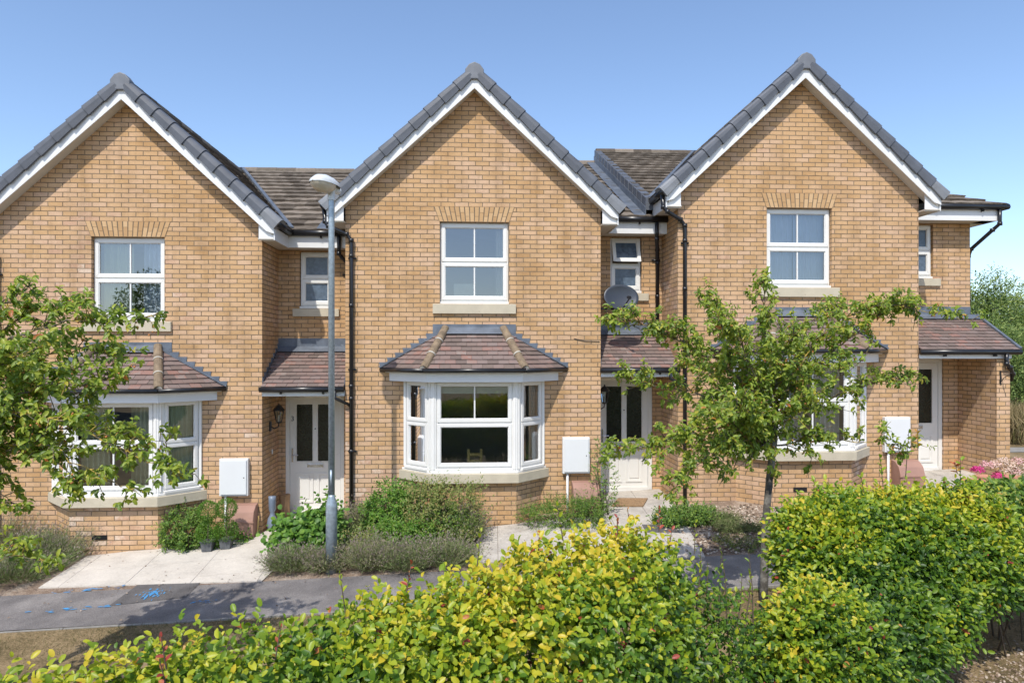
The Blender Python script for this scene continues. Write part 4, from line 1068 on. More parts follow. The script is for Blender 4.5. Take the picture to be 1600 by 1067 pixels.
tag(mb.build('cable', 'cable'), 'thin black cable running across the brickwork under the satellite dish', 'cable')

# ---- hanging basket brackets on the right house
for px, py, yy, lab in ((1418, 590, D, 'black hanging basket bracket on the right gable wall'), (1563, 590, D, 'black scrolled hanging bracket on the end of the porch wing wall')):
    x, y, z = at(px, py, yy); mb = MB(); mb.box(x-.012, x+.012, y-.012, y-.001, z-.12, z+.12)
    mb.tube([(x, y-.01, z+.1), (x, y-.15, z+.1), (x, y-.27, z+.08), (x, y-.29, z+.10)], .007, 6)
    mb.tube([(x, y-.01, z-.08), (x, y-.08, z+.0), (x, y-.2, z+.06), (x, y-.24, z+.09)], .006, 6)
    tag(mb.build('hanging_bracket', 'black_plastic'), lab, 'bracket', 'hanging basket brackets')

# ---- street lamp
lx, ly = at(518, 700, 9.42)[:2]; gz = G(lx, ly)
t = empty('street_lamp', (lx, ly, gz), 'tall galvanised steel street lamp post in front of the gap between left and middle house', 'street lamp')
mb = MB(); mb.lathe([(.076, -.05), (.076, .90), (.072, .94), (.046, 1.03), (.042, 1.06)], (lx, ly, gz), 24); mb.build('base_column', 'galv', t, smooth=True)
zt = at(518, 297, 9.42)[2]
mb = MB(); mb.lathe([(.0425, 1.04), (.0415, zt-gz-.05), (.039, zt-gz)], (lx, ly, gz), 20); mb.box(lx-.012, lx+.016, ly-.05, ly-.04, gz+1.15, gz+1.4)
mb.build('pole', 'galv', t, smooth=True)
# lantern head: long lozenge reaching to the left and towards the camera
hx, hy, hz = lx, ly, zt-.02
dv = Vector((-.50, -.86, .06)).normalized(); sv = dv.cross(Vector((0, 0, 1))).normalized(); uv_ = sv.cross(dv)
def head(prof, up0, name, mat):
    mb = MB(); seg = 16; vs = []; fs = []
    for s_, hw_, hu in prof:
        c = Vector((hx, hy, hz))+dv*(s_*.82)+uv_*.05
        for j in range(seg+1):
            a = math.pi*j/seg; vs.append(c+sv*(hw_*1.15*math.cos(a))+uv_*(hu*1.25*math.sin(a)*up0))
    for i in range(len(prof)-1):
        for j in range(seg): fs.append((i*(seg+1)+j, i*(seg+1)+j+1, (i+1)*(seg+1)+j+1, (i+1)*(seg+1)+j))
    mb._add(vs, fs); return mb.build(name, mat, t, smooth=True)
head([(-.14, .01, .005), (-.13, .05, .03), (-.05, .105, .075), (.08, .13, .10), (.22, .135, .105), (.34, .115, .085), (.42, .07, .045), (.445, .01, .005)], 1, 'lamp_canopy', 'lamp_grey')
head([(.0, .02, .01), (.03, .09, .05), (.10, .12, .085), (.22, .125, .09), (.34, .105, .07), (.41, .06, .035), (.435, .01, .005)], -1, 'lamp_bowl', 'lamp_bowl')
mb = MB(); c = Vector((hx, hy, hz)); mb.tube([c-Vector((0, 0, .12)), c+Vector((0, 0, .05))], .052, 14)
a = c+dv*-.14+uv_*.04; b_ = c+dv*.03+uv_*.04; mb.tube([a, b_], .05, 10); mb.build('spigot', 'lamp_grey', t)

# ---- small things by the doors
def topiary(px, py, label):
    gx_, gy_ = gp(px, py); z = G(gx_, gy_)+.022
    t = empty('topiary', (gx_, gy_, z), label, 'potted plant', 'pair of potted ball topiaries')
    mb = MB(); a, b_ = .085, .07
    mb.hexa([(gx_-b_, gy_-b_, z), (gx_+b_, gy_-b_, z), (gx_+b_, gy_+b_, z), (gx_-b_, gy_+b_, z)], [(gx_-a, gy_-a, z+.15), (gx_+a, gy_-a, z+.15), (gx_+a, gy_+a, z+.15), (gx_-a, gy_+a, z+.15)])
    mb.box(gx_-a-.008, gx_+a+.008, gy_-a-.008, gy_+a+.008, z+.135, z+.155); mb.build('planter', 'planter_grey', t, bevel=.004)
    mb = MB(); mb.tube([(gx_, gy_, z+.14), (gx_, gy_, z+.62)], .009, 8); mb.build('stem', 'stem', t)
    for zc, r in ((.27, .17), (.60, .15)):
        lm = LM(); d = nrm(rng.normal(size=(1500, 3))); P = np.array([gx_, gy_, z+zc])+d*r*rng.uniform(.8, 1.0, (1500, 1))
        lm.add(P, nrm(d+rng.normal(size=d.shape)*.7), d+rng.normal(size=d.shape)*.5, .028, .011, rng.uniform(0, .8, 1500), tpl_diamond()); 
        lm.build('leaf_ball', 'leaf_bright', t)
topiary(325, 862, 'left one of the two small ball topiaries in grey square planters on the paving')
topiary(354, 858, 'right one of the two small ball topiaries in grey square planters, nearer door 3')
X, Z = Dm['left']
x, y = gp(424, 832); z = G(x, y)+.02
mb = MB(); mb.lathe([(.05, 0), (.07, .04), (.085, .12), (.07, .2), (.04, .26), (.035, .3), (.055, .34), (.058, .5), (.06, .56)], (x, y+.05, z), 14)
tag(mb.build('vase', 'ceramic', smooth=True), 'tall blue grey ornamental bottle standing by the cheek wall of door 3', 'vase')
mb = MB(); x, y = gp(438, 815); mb.lathe([(.08, 0), (.09, .12), (.085, .3), (.095, .42)], (x+.02, y+.2, G(x, y)), 9); mb.tube([(x+.02, y+.12, G(x, y)), (x+.05, y+.12, G(x, y)+.40)], .02, 7)
tag(mb.build('log', 'wood'), 'upright brown wooden log beside the frame of door 3', 'log')
mb = MB(); x, y = gp(402, 838); mb.tube([(x, y, G(x, y)), (x+.01, y+.03, G(x, y)+.32)], .012, 7)
tag(mb.build('garden_stake', 'pale_wood'), 'thin pale wooden stake at the brick corner left of door 3', 'stake')
X, Z = Dm['middle']
gm_ = [gp(955, 794), gp(1005, 794), gp(1012, 782), gp(966, 782)]
mb = MB(); mb.face(*[(x, y, G(x, y)+.028) for x, y in gm_]); o = mb.build('doormat', 'mat'); sm = o.modifiers.new('s', 'SOLIDIFY'); sm.thickness = .02; sm.offset = 1
tag(o, 'brown coir doormat on the step of the middle house door', 'doormat')
x, y = 7.9, 10.75
for k, (ox, oy, lab) in enumerate(((-.05, -.5, 'small terracotta pot at the left in front of the right house door'), (.28, -.35, 'low terracotta bowl in front of the right house door'), (.62, -.45, 'terracotta pot nearest the hydrangea by the right house door'))):
    z = G(x+ox, y+oy)+.02; mb = MB(); mb.lathe([(.10, 0), (.16, .22), (.18, .23), (.18, .27), (.15, .27), (.13, .24)], (x+ox, y+oy, z+.1), 16)
    mb.lathe([(.16, 0), (.17, .1)], (x+ox, y+oy, z), 16)
    tag(mb.build('flower_pot', 'terracotta', smooth=False), lab, 'flower pot', 'terracotta pots by the right door')

exec_plants = True
# ------------------------------------------------------------ plants
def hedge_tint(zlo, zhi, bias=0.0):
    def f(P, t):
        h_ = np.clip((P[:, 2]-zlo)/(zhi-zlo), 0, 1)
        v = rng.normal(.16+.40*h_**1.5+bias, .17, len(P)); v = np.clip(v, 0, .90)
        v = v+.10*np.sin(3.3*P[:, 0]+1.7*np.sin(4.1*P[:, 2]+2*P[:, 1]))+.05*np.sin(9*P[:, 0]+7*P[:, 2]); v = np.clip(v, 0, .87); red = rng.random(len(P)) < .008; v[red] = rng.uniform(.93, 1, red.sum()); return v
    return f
def ell_px(px, py_top, Y, rx, ry, zlo):
    """ellipsoid whose top shows at py_top, bottom at height zlo above ground"""
    x, y, zt = at(px, py_top, Y); zl = G(x, y)+zlo; return (x, y, (zt+zl)/2, rx, ry, (zt-zl)/2)
# long hedge: left-front to centre
nodes = [(-60, 1078, 3.0), (40, 1072, 3.1), (130, 1058, 3.15), (210, 1034, 3.2), (300, 1006, 3.3), (390, 995, 3.4), (470, 1000, 3.45), (545, 965, 3.55), (610, 932, 3.65), (690, 915, 3.75), (760, 900, 3.85),
         (830, 862, 3.95), (900, 845, 4.05), (955, 833, 4.15), (998, 842, 4.25)]
ells = [ell_px(px, py, Y, .34, .42, .35) for px, py, Y in nodes]
ells += [ell_px(px, py+55, Y-.30, .32, .36, .2) for px, py, Y in nodes[6:-1]]+[ell_px(1025, 885, 4.3, .2, .34, .3)]
tp = tpl_round()
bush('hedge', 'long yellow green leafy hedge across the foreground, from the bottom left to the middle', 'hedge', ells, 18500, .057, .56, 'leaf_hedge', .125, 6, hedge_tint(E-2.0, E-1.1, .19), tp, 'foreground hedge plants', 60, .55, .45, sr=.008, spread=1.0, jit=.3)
# young red-tipped shoots above it
def red_shoots(spots, name, label, mat='leaf_hedge', L=.04):
    root = empty(name, (spots[0][0][0], spots[0][0][1], spots[0][0][2]), label, 'shoots'); lm = LM(); mb = MB()
    for p, ln, tv in spots:
        p = np.array([p]); d = np.array([[random.uniform(-.2, .2), random.uniform(-.2, .2), 1.0]])
        mb = MB(); mb.tube([Vector(p[0]), Vector(p[0])+Vector(nrm(d)[0])*ln], [.004, .002], 5); mb.build('stem', 'stem', root, uv=False)
        shoots(lm, p, d, ln, 7, L, .5, lambda P, t: np.full(len(P), tv)+rng.normal(0, .02, len(P)), tp, 1.0, 0, .2)
    lm.build('foliage', mat, root); return root
sp = []
for px, py, Y, tv in ((880, 815, 4.0, .6), (965, 815, 4.2, .97), (985, 800, 4.3, .97), (1045, 830, 4.3, .98), (1030, 800, 4.35, .97), (635, 895, 3.6, .97), (840, 840, 4, .96), (430, 1000, 3.2, .97), (260, 1015, 3.1, .98), (262, 1050, 3.0, .98), (745, 860, 3.9, .6), (540, 930, 3.5, .6), (1085, 835, 4.6, .6)):
    p = at(px, py+30, Y); sp.append((p, .15 if tv > .9 else .22, tv))
red_shoots(sp, 'hedge_shoot', 'upright young shoots, some red, sticking out of the top of the long hedge')
# sparse twiggy stretch in the gap
ells = [ell_px(1095, 905, 4.5, .20, .3, .3), ell_px(1140, 935, 4.6, .20, .3, .2), ell_px(1115, 985, 4.2, .28, .3, .0), ell_px(1170, 990, 4.4, .2, .25, .0)]
bush('hedge', 'thin sparse hedge plant with bare twigs in the gap left of the small tree trunk', 'hedge', ells, 1000, .05, .56, 'leaf_hedge', .16, 5, lambda P, t: np.clip(rng.normal(.28, .18, len(P)), 0, .96), tp, 'foreground hedge plants', 50, .2, .8, sr=.006)
sp = [(at(px, py, 4.5), ln, .35) for px, py, ln in ((1100, 960, .35), (1120, 970, .5), (1135, 960, .42), (1150, 990, .4), (1090, 930, .3), (1165, 970, .33), (1177, 975, .5))]
root = empty('bare_twigs', at(1130, 960, 4.5), 'thin upright twigs with few leaves in front of the footpath, left of the tree trunk', 'twigs'); mb = MB(); lm = LM()
for p, ln, tv in sp:
    q = Vector(p); d = Vector((random.uniform(-.15, .15), 0, 1)); mb = MB(); mb.tube([q-d*.7, q, q+d*ln*.5+Vector((.01, 0, 0)), q+d*ln], [.006, .005, .004, .002], 5); mb.build('stem', 'stem', root, uv=False)
    shoots(lm, np.array([p]), np.array([d]), ln, 9, .045, .36, lambda P, t: rng.uniform(.2, .7, len(P)), tp, 1.0, 0, .3)
lm.build('foliage', 'leaf_hedge', root)
# right hedge plants
ells = [ell_px(1232, 955, 4.6, .20, .3, .05), ell_px(1255, 925, 4.75, .18, .25, .1), ell_px(1275, 918, 4.65, .24, .32, .05), ell_px(1320, 940, 4.7, .22, .3, .12)]
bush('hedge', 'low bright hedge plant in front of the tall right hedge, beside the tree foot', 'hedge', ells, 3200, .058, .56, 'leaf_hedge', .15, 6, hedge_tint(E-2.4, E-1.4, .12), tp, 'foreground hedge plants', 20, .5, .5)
nodes = [(1272, 796, 5.9, .8), (1312, 778, 5.9, .8), (1358, 786, 6.0, .8), (1405, 776, 6.0, .75), (1455, 778, 6.05, .75), (1510, 768, 6.1, .7)]
ells = [ell_px(px, py, Y, .30, .42, lo) for px, py, Y, lo in nodes]+[ell_px(px, py+60, Y-.30, .32, .35, lo-.12) for px, py, Y, lo in nodes[1:]]+[ell_px(1370, 900, 5.45, .34, .34, .45), ell_px(1440, 890, 5.6, .34, .34, .55), ell_px(1330, 880, 5.5, .3, .3, .5), ell_px(1395, 930, 5.2, .32, .3, .18), ell_px(1345, 940, 5.0, .3, .3, .1), ell_px(1455, 920, 5.5, .28, .3, .4)]
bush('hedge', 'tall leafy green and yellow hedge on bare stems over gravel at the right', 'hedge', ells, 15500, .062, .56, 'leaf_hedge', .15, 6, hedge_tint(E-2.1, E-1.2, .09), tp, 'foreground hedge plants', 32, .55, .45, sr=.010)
sp = [(at(px, py, 5.9), ln, tv) for px, py, ln, tv in ((1272, 775, .15, .6), (1380, 760, .28, .55), (1415, 745, .42, .5), (1435, 700, .15, .94), (1500, 760, .25, .5), (1496, 740, .1, .94), (1350, 770, .15, .55))]
red_shoots(sp, 'hedge_shoot', 'tall thin shoots rising above the tall right hedge towards the meter box', L=.07)
ells = [ell_px(1580, 772, 6.3, .40, .5, .6), ell_px(1660, 766, 6.3, .5, .5, .6), ell_px(1610, 840, 6.0, .42, .4, .5), ell_px(1570, 880, 6.0, .26, .3, .55)]
bush('hedge', 'darker green dense hedge plant cut by the right edge of the photo', 'hedge', ells, 4200, .075, .56, 'leaf_green', .16, 6, lambda P, t: rng.uniform(.1, 1.0, len(P)), tp, 'foreground hedge plants', 14, .5, .7, sr=.009)

# hydrangea
hx_, hy_, hz_ = at(1580, 760, 9.4)
hroot = bush('hydrangea', 'hydrangea with fading cream and pink flower heads beyond the right hedge', 'shrub', [(hx_, hy_, (hz_+G(hx_, hy_))/2, .62, .5, (hz_-G(hx_, hy_))/2), (hx_+.6, hy_, (hz_+G(hx_, hy_))/2, .5, .5, (hz_-G(hx_, hy_))/2)], 1300, .10, .55, 'leaf_green', .12, 5, None, tp, None, 12, .6)
lm = LM()
for px, py, tv in ((1541, 728, .6), (1554, 727, .3), (1568, 722, .1), (1580, 728, .1), (1590, 722, .5), (1598, 730, .1), (1572, 735, .1), (1586, 738, .5), (1560, 745, .9), (1527, 735, 1), (1604, 740, .1)):
    c = np.array(at(px, py, 9.2)); d = nrm(rng.normal(size=(160, 3))); d[:, 2] = np.abs(d[:, 2])*.9-.1; rr = .075
    lm.add(c+d*rr, rng.normal(size=d.shape), d, .035, .016, np.clip(tv+rng.normal(0, .05, 160), 0, 1), tpl_diamond())
lm.build('flower_head', 'petal', hroot)['kind'] = 'stuff'

# lavender clumps
def lavender(cx, cy, r, h_, n_, label, green=0.0):
    root = empty('lavender', (cx, cy, G(cx, cy)), label, 'plant', 'lavender clumps in the front beds')
    lm = LM(); a = rng.uniform(0, 2*np.pi, n_); q = np.sqrt(rng.uniform(0, 1, n_)); b0 = np.stack([cx+np.cos(a)*q*r*.45, cy+np.sin(a)*q*r*.45, np.full(n_, G(cx, cy))], 1)
    d = nrm(np.stack([np.cos(a)*q*r*1.0, np.sin(a)*q*r*1.0, h_*(1.1-.45*q**2)], 1)+rng.normal(size=(n_, 3))*.06)
    L = np.sqrt((r*q)**2+(h_*(1.1-.45*q*q))**2)*rng.uniform(.55, 1.1, n_)*(1+.22*np.sin(3*a+cx*7)*q)
    # leaves clothing the stems
    for k in range(5):
        t = rng.uniform(.25, .95, n_); P = b0+d*(L*t)[:, None]
        lm.add(P, nrm(d+rng.normal(size=(n_, 3))*.6), rng.normal(size=(n_, 3)), .05, .007, np.clip(rng.normal(.35-green, .25, n_), 0, 1), tpl_diamond())
    lm.add(b0, d, rng.normal(size=(n_, 3)), L, .006, rng.uniform(.3, 1, n_), tpl_diamond(.5, .05))
    lm.build('foliage', 'lavender', root)
    lm = LM(); hd = rng.random(n_) < .6; P = (b0+d*L[:, None])[hd]; k = hd.sum()
    for j in range(3): lm.add(P+rng.normal(size=P.shape)*.004, nrm(d[hd]+rng.normal(size=P.shape)*.25), rng.normal(size=P.shape), .035, .007, rng.uniform(0, 1, k), tpl_diamond())
    lm.build('flower_spike', 'lavender_head', root)['kind'] = 'stuff'
    return root
LAVS = [(25, 905, .5, .42, 'leftmost lavender clump at the photo edge by the path'), (80, 880, .52, .45, 'lavender clump left of the left bay, nearest the paving'), (40, 850, .5, .50, 'lavender clump against the wall under the left bay corner'), (110, 855, .38, .45, 'brown seeding lavender beside the air brick of the left bay'),
        (455, 893, .36, .30, 'lavender clump at the corner of the middle bed nearest the paving'), (515, 893, .36, .32, 'lavender clump in front of the foot of the street lamp'), (575, 890, .38, .32, 'lavender clump just right of the street lamp, at the tarmac edge'),
        (635, 888, .38, .32, 'front lavender clump below the middle bay, second from the right'), (700, 884, .40, .34, 'front lavender clump at the right end of the middle bed'), (560, 840, .42, .55, 'taller lavender behind the street lamp against the downpipe'),
        (650, 850, .42, .42, 'lavender in the middle of the bed under the left side of the middle bay'), (715, 850, .38, .40, 'lavender below the middle bay air brick'), (595, 815, .40, .48, 'lavender against the brick wall right of the downpipe')]
for px, py, r, h_, lab in LAVS:
    x, y = gp(px, py); k_ = random.uniform(.7, 1.35); lavender(x+random.uniform(-.06, .06), min(y+random.uniform(-.02, .12), D-.1), r*random.uniform(.8, 1.15), h_*k_, 950, lab, random.choice((-.3, 0, .3)))
lm = None
# shrubs in the beds
def bush_at(name, lab, cat, px, py_top, Y, rx, n_, L, wr, mat, **k):
    k.setdefault('tall', .16); py_top += 6
    x, y, zt = at(px, py_top, Y); g = G(x, y); hz = (zt-g)/2
    xt = []
    for q in range(5):
        hq = hz*random.uniform(.35, 1.0); xt.append((x+random.uniform(-1.1, 1.1)*rx, y+random.uniform(-.25, .1), g+hq*.9, rx*random.uniform(.22, .42), .2, hq))
    return bush(name, lab, cat, xt+[(x, y, g+hz*.9, rx*.7, min(rx, .35), hz*.9), (x+rx*.3, y-.05, g+hz*.7, rx*.7, .3, hz*.7), (x-rx*.35, y, g+hz*.65, rx*.65, .3, hz*.65)], n_, L, wr, mat, **k)
bush_at('shrub', 'green leafy climber bush between the left bay and the white meter box', 'shrub', 288, 782, 10.95, .36, 1300, .045, .5, 'leaf_green', length=.08, nleaf=6)
bush_at('shrub', 'low trailing greenery behind the two ball topiaries', 'shrub', 350, 824, 11.0, .42, 600, .045, .5, 'leaf_bright', length=.08, nleaf=5)
bush_at('vine', 'large leaved green mallow plant left of the street lamp, in front of door 3', 'plant', 485, 800, 10.25, .42, 700, .095, .95, 'leaf_vine', length=.16, nleaf=5, spread=1.1, stems=16)
bush_at('vine', 'tall stem of large mallow leaves directly behind the street lamp', 'plant', 517, 742, 10.3, .11, 130, .075, .95, 'leaf_vine', length=.10, nleaf=4, stems=6)
bush_at('shrub', 'tallest bright green bushy shrub, left of the middle bay window', 'shrub', 606, 738, 10.6, .40, 1300, .055, .5, 'leaf_bright', length=.10, nleaf=6)
bush_at('shrub', 'tall loose shrub with reddish leaves in front of the left part of the middle bay', 'shrub', 668, 738, 10.35, .36, 1200, .05, .5, 'leaf_mixed', length=.14, nleaf=6, inner=.2, stems=24)
bush_at('shrub', 'brownish budding shrub reaching the middle bay sill', 'shrub', 722, 728, 10.3, .24, 520, .045, .5, 'leaf_mixed', length=.16, nleaf=6, inner=.1, stems=22)
bush_at('shrub', 'green shrub below the air brick side of the middle bay', 'shrub', 695, 780, 10.2, .38, 900, .05, .42, 'leaf_green', length=.12, nleaf=6, inner=.3, stems=16)
bush_at('shrub', 'scruffy low green shrub just right of the street lamp foot, in the lavender', 'shrub', 572, 818, 9.95, .34, 800, .045, .45, 'leaf_mixed', length=.12, nleaf=6, inner=.25)
bush_at('shrub', 'bright straggly green shrub among the lavender below the middle bay', 'shrub', 632, 800, 10.0, .30, 700, .048, .5, 'leaf_bright', length=.12, nleaf=6, inner=.25)
bush_at('shrub', 'straggly brown green shrub at the right end of the middle bed', 'shrub', 712, 815, 10.0, .30, 600, .045, .42, 'leaf_mixed', length=.13, nleaf=6, inner=.2)
bush_at('shrub', 'spreading feathery green shrub right of the middle bay under its meter box', 'shrub', 885, 775, 10.7, .55, 1500, .05, .22, 'leaf_green', length=.14, nleaf=7, upb=.3)
bush_at('climber', 'thin climbing plant beside the middle front door, left of the panels', 'plant', 945, 665, 11.0, .13, 210, .045, .5, 'leaf_green', length=.12, nleaf=5, inner=.1, stems=14)
bush_at('shrub', 'bushy green plant at the foot of the black downpipe of the right house', 'shrub', 1078, 788, 10.4, .42, 1300, .045, .5, 'leaf_green', length=.08, nleaf=6)
bush_at('ground_cover', 'low grey green grassy clump under the right bay window', 'plant', 1120, 800, 10.5, .42, 1300, .06, .10, 'lavender', length=.08, nleaf=6, upb=1.2)
bush_at('ground_cover', 'grassy grey green clump on the mulch between the tree trunk and the path', 'plant', 1155, 815, 10.0, .40, 1200, .06, .10, 'lavender', length=.08, nleaf=6, upb=1.2)
bush_at('shrub', 'small weedy plant at the tarmac edge left of the tree trunk', 'shrub', 1150, 838, 9.4, .32, 500, .04, .3, 'leaf_mixed', length=.08, nleaf=5)

# mulch chips, gravel stones and dry grass
def scatter_chips(name, poly_fn, n_, size, mat, tint=(0, 1)):
    P = poly_fn(n_); z = np.array([G(x, y) for x, y in P])+.012; lm = LM(); n_ = len(P); a = rng.uniform(0, 6.28, n_)
    d = np.stack([np.cos(a), np.sin(a), rng.normal(0, .25, n_)], 1); L = size*rng.uniform(.4, 1.4, n_)
    N = nrm(np.stack([rng.normal(0, .4, n_), rng.normal(0, .4, n_), np.ones(n_)], 1))
    v = np.array([(0, 0, 0), (.3, .5, .0), (1, .2, 0), (.8, -.45, 0), (.1, -.4, 0), (.5, 0, .35)]); f = [(0, 5, 1), (1, 5, 2), (2, 5, 3), (3, 5, 4), (4, 5, 0)]
    lm.add(np.column_stack([P, z]), d, N, L, L*.7, rng.uniform(*tint, n_), (v, f)); return tag(lm.build(name, mat, None, smooth=False), kind='stuff')
def rect(x0, x1, y0, y1): return lambda n_: np.column_stack([rng.uniform(x0, x1, n_), rng.uniform(y0, y1, n_)])
scatter_chips('mulch_chips', lambda n_: np.column_stack([rng.uniform(2.9, 7.4, n_), rng.uniform(9.05, 11.0, n_)]), 5000, .045, 'chip')
scatter_chips('gravel_stones', rect(2.2, 6.4, 3.6, 6.2), 9000, .03, 'chip', (.1, .85))
def blades(name, P, L, mat, w_=.004, lean=.5, tint=(0, 1)):
    n_ = len(P); z = np.array([G(x, y) for x, y in P]); lm = LM(); d = nrm(np.stack([rng.normal(0, lean, n_), rng.normal(0, lean, n_), np.ones(n_)], 1))
    lm.add(np.column_stack([P, z]), d, rng.normal(size=(n_, 3)), L*rng.uniform(.5, 1.3, n_), w_, rng.uniform(*tint, n_), tpl_diamond(.5, .3)); return tag(lm.build(name, mat, None), kind='stuff')
n_ = 42000; xx = rng.uniform(-6.5, 5.5, n_); yy = rng.uniform(5.2, 8.2, n_); yy = np.minimum(yy, 8.24-.045*(xx+4))
blades('dry_grass', np.column_stack([xx, yy]), .045, 'grass_blade', .004, .9)
n_ = 7000; xx = rng.normal(0, .6, n_)+rng.choice([-3.6, -2.2, -.5, 1.8, 3.4], n_); yy = np.minimum(rng.normal(7.7, .3, n_), 8.2-.045*(xx+4))
blades('green_grass_tufts', np.column_stack([xx, yy]), .06, 'grass_blade', .005, .7, (0, .2))

n_ = 420; xx = rng.uniform(-7.5, 5.0, n_); yy = np.where(rng.random(n_) < .5, rng.normal(9.25, .25, n_), rng.uniform(8.3, 11.0, n_))
P = np.column_stack([xx, yy]); lm = LM(); a = rng.uniform(0, 6.28, n_)
lm.add(np.column_stack([P, np.array([G(x, y) for x, y in P])+.03]), np.stack([np.cos(a), np.sin(a), rng.normal(0, .15, n_)], 1), np.array([0, 0, 1.0])+rng.normal(size=(n_, 3))*.35, rng.uniform(.015, .045, n_), .02, rng.uniform(0, .7, n_), tpl_diamond())
tag(lm.build('leaf_litter', 'chip', None), kind='stuff')
# ---- trees
def tree(name, label, trunk, tr, branches, mat, L=.085, ntw=9, tw_len=.38, per=6, seedv=1, fruit=140, leafwr=.5, group=None, tint=None, leaf_tpl=None, density=1.0):
    rs = random.Random(seedv)
    root = empty(name, (trunk[0][0], trunk[0][1], G(trunk[0][0], trunk[0][1])), label, 'tree', group)
    mb = MB(); mb.tube([Vector(p) for p in trunk], tr, 14); mb.build('trunk', 'trunk_bark', root, smooth=True, uv=False)
    mbb = MB(); base = []; dirs = []; lens = []; fr = []
    for pts, r0, dens in branches:
        pts = [Vector(p) for p in pts]
        # refine and wobble
        fine = []
        for i in range(len(pts)-1):
            for k in range(4): fine.append(pts[i].lerp(pts[i+1], k/4)+Vector((rs.gauss(0, .012), rs.gauss(0, .012), rs.gauss(0, .015))))
        fine.append(pts[-1]); n_ = len(fine)
        mbb.tube(fine, [r0*.62*(1-.85*i/(n_-1)) for i in range(n_)], 7)
        tot = sum((fine[i+1]-fine[i]).length for i in range(n_-1)); nt_ = int(tot*ntw*dens*density)
        for k in range(nt_):
            u = rs.uniform(.08, 1)**1.1*(n_-1); i = min(int(u), n_-2); p = fine[i].lerp(fine[i+1], u-i); d = (fine[i+1]-fine[i]).normalized()
            q = Vector((rs.gauss(0, 1), rs.gauss(0, .8), rs.gauss(.25, .7))); q = (q.normalized()+d*.8).normalized()
            ln = tw_len*rs.uniform(.35, 1.15)*(1.15-.75*u/(n_-1)); e = p+q*ln+Vector((0, 0, -.04*ln)); mid_ = p.lerp(e, .5)+Vector((rs.gauss(0, .02), rs.gauss(0, .02), .03))
            mbb.tube([p, mid_, e], [.0055, .004, .002], 4)
            for m_ in range(max(2, int(ln/.07))):
                t_ = rs.uniform(.15, 1); b0 = p.lerp(mid_, t_*2) if t_ < .5 else mid_.lerp(e, t_*2-1)
                base.append(b0); dirs.append((q*.7+Vector((rs.gauss(0, .6), rs.gauss(0, .6), rs.gauss(.1, .5))))); lens.append(.07)
                if rs.random() < .3: fr.append(b0+Vector((rs.gauss(0, .015), rs.gauss(0, .015), -.02)))
    mbb.build('branch', 'bark', root, smooth=True, uv=False)
    lm = LM(); B = np.array([tuple(v) for v in base]); Dd = np.array([tuple(v) for v in dirs])
    tf = tint or (lambda P, t: np.clip(rng.beta(2, 2.6, len(P))*.95+(rng.random(len(P)) < .02)*.4, 0, 1))
    shoots(lm, B, Dd, np.array(lens), per, L, leafwr, tf, leaf_tpl or tpl_round(.35, .35), 1.1, .35, .35)
    lm.build('crown', mat, root)
    if fruit:
        mf = MB()
        for p in rs.sample(fr, min(fruit, len(fr))):
            for k in range(rs.randint(2, 5)):
                c = p+Vector((rs.gauss(0, .018), rs.gauss(0, .018), rs.gauss(0, .018))); r = rs.uniform(.006, .011)
                mf.lathe([(r*.3, -r*.9), (r*.9, -r*.4), (r, 0), (r*.9, r*.4), (r*.3, r*.9)], c, 6)
        mf.build('fruit', 'fruit', root, smooth=True, uv=False)['kind'] = 'stuff'
    return root
YT = 7.45
def br(pix, y0=YT, y1=None, r0=.022, dens=1.0):
    y1 = y1 if y1 is not None else y0; n_ = len(pix)
    return ([at(px, py, y0+(y1-y0)*i/(n_-1)) for i, (px, py) in enumerate(pix)], r0, dens)
gx_, gy_ = at(1192, 960, YT)[:2]
trk = [(gx_, gy_, G(gx_, gy_)-.05), at(1194, 900, YT), at(1196, 820, YT), at(1203, 740, YT), at(1209, 690, YT), at(1212, 640, YT)]
B = [br([(1210, 690), (1180, 610), (1120, 560), (1050, 530), (1000, 505), (948, 498)], YT, YT-.4, .026), br([(1209, 700), (1150, 668), (1080, 680), (1010, 700), (945, 706)], YT, YT-.6, .024),
     br([(1210, 680), (1150, 635), (1080, 612), (1010, 600), (975, 590)], YT, YT+.5, .022), br([(1211, 650), (1235, 590), (1290, 560), (1340, 520), (1390, 480), (1412, 478)], YT, YT-.1, .024),
     br([(1212, 640), (1200, 560), (1190, 500), (1196, 440)], YT, YT+.1, .022), br([(1211, 665), (1260, 640), (1330, 615), (1385, 592), (1435, 590)], YT, YT+.3, .018, .8), br([(1210, 695), (1255, 690), (1320, 688), (1380, 692), (1425, 700)], YT, YT-.3, .016, .6),
     br([(1211, 660), (1245, 580), (1275, 530), (1330, 490), (1385, 474), (1450, 489), (1530, 504)], YT, YT-.3, .018, .55), br([(1209, 700), (1150, 670), (1095, 720), (1045, 770)], YT, YT-.7, .018), br([(1212, 640), (1240, 560), (1265, 500), (1310, 478)], YT, YT+.6, .018),
     br([(1210, 670), (1160, 560), (1125, 500), (1105, 462)], YT, YT+.2, .018), br([(1212, 650), (1180, 590), (1150, 520), (1120, 500)], YT, YT-.7, .016), br([(1212, 660), (1230, 640), (1300, 600), (1350, 560)], YT, YT-.8, .016, .8),
     br([(1209, 690), (1170, 650), (1130, 640), (1090, 650)], YT, YT-1.0, .016), br([(1209, 690), (1170, 640), (1110, 580), (1070, 570)], YT, YT+.9, .016), br([(1209, 695), (1180, 680), (1130, 700), (1090, 690), (1060, 700)], YT, YT+.3, .016),
     br([(1212, 650), (1215, 590), (1230, 540), (1240, 520)], YT, YT-.5, .016), br([(1209, 700), (1200, 690), (1150, 730), (1120, 730)], YT, YT-.4, .012, .5)]
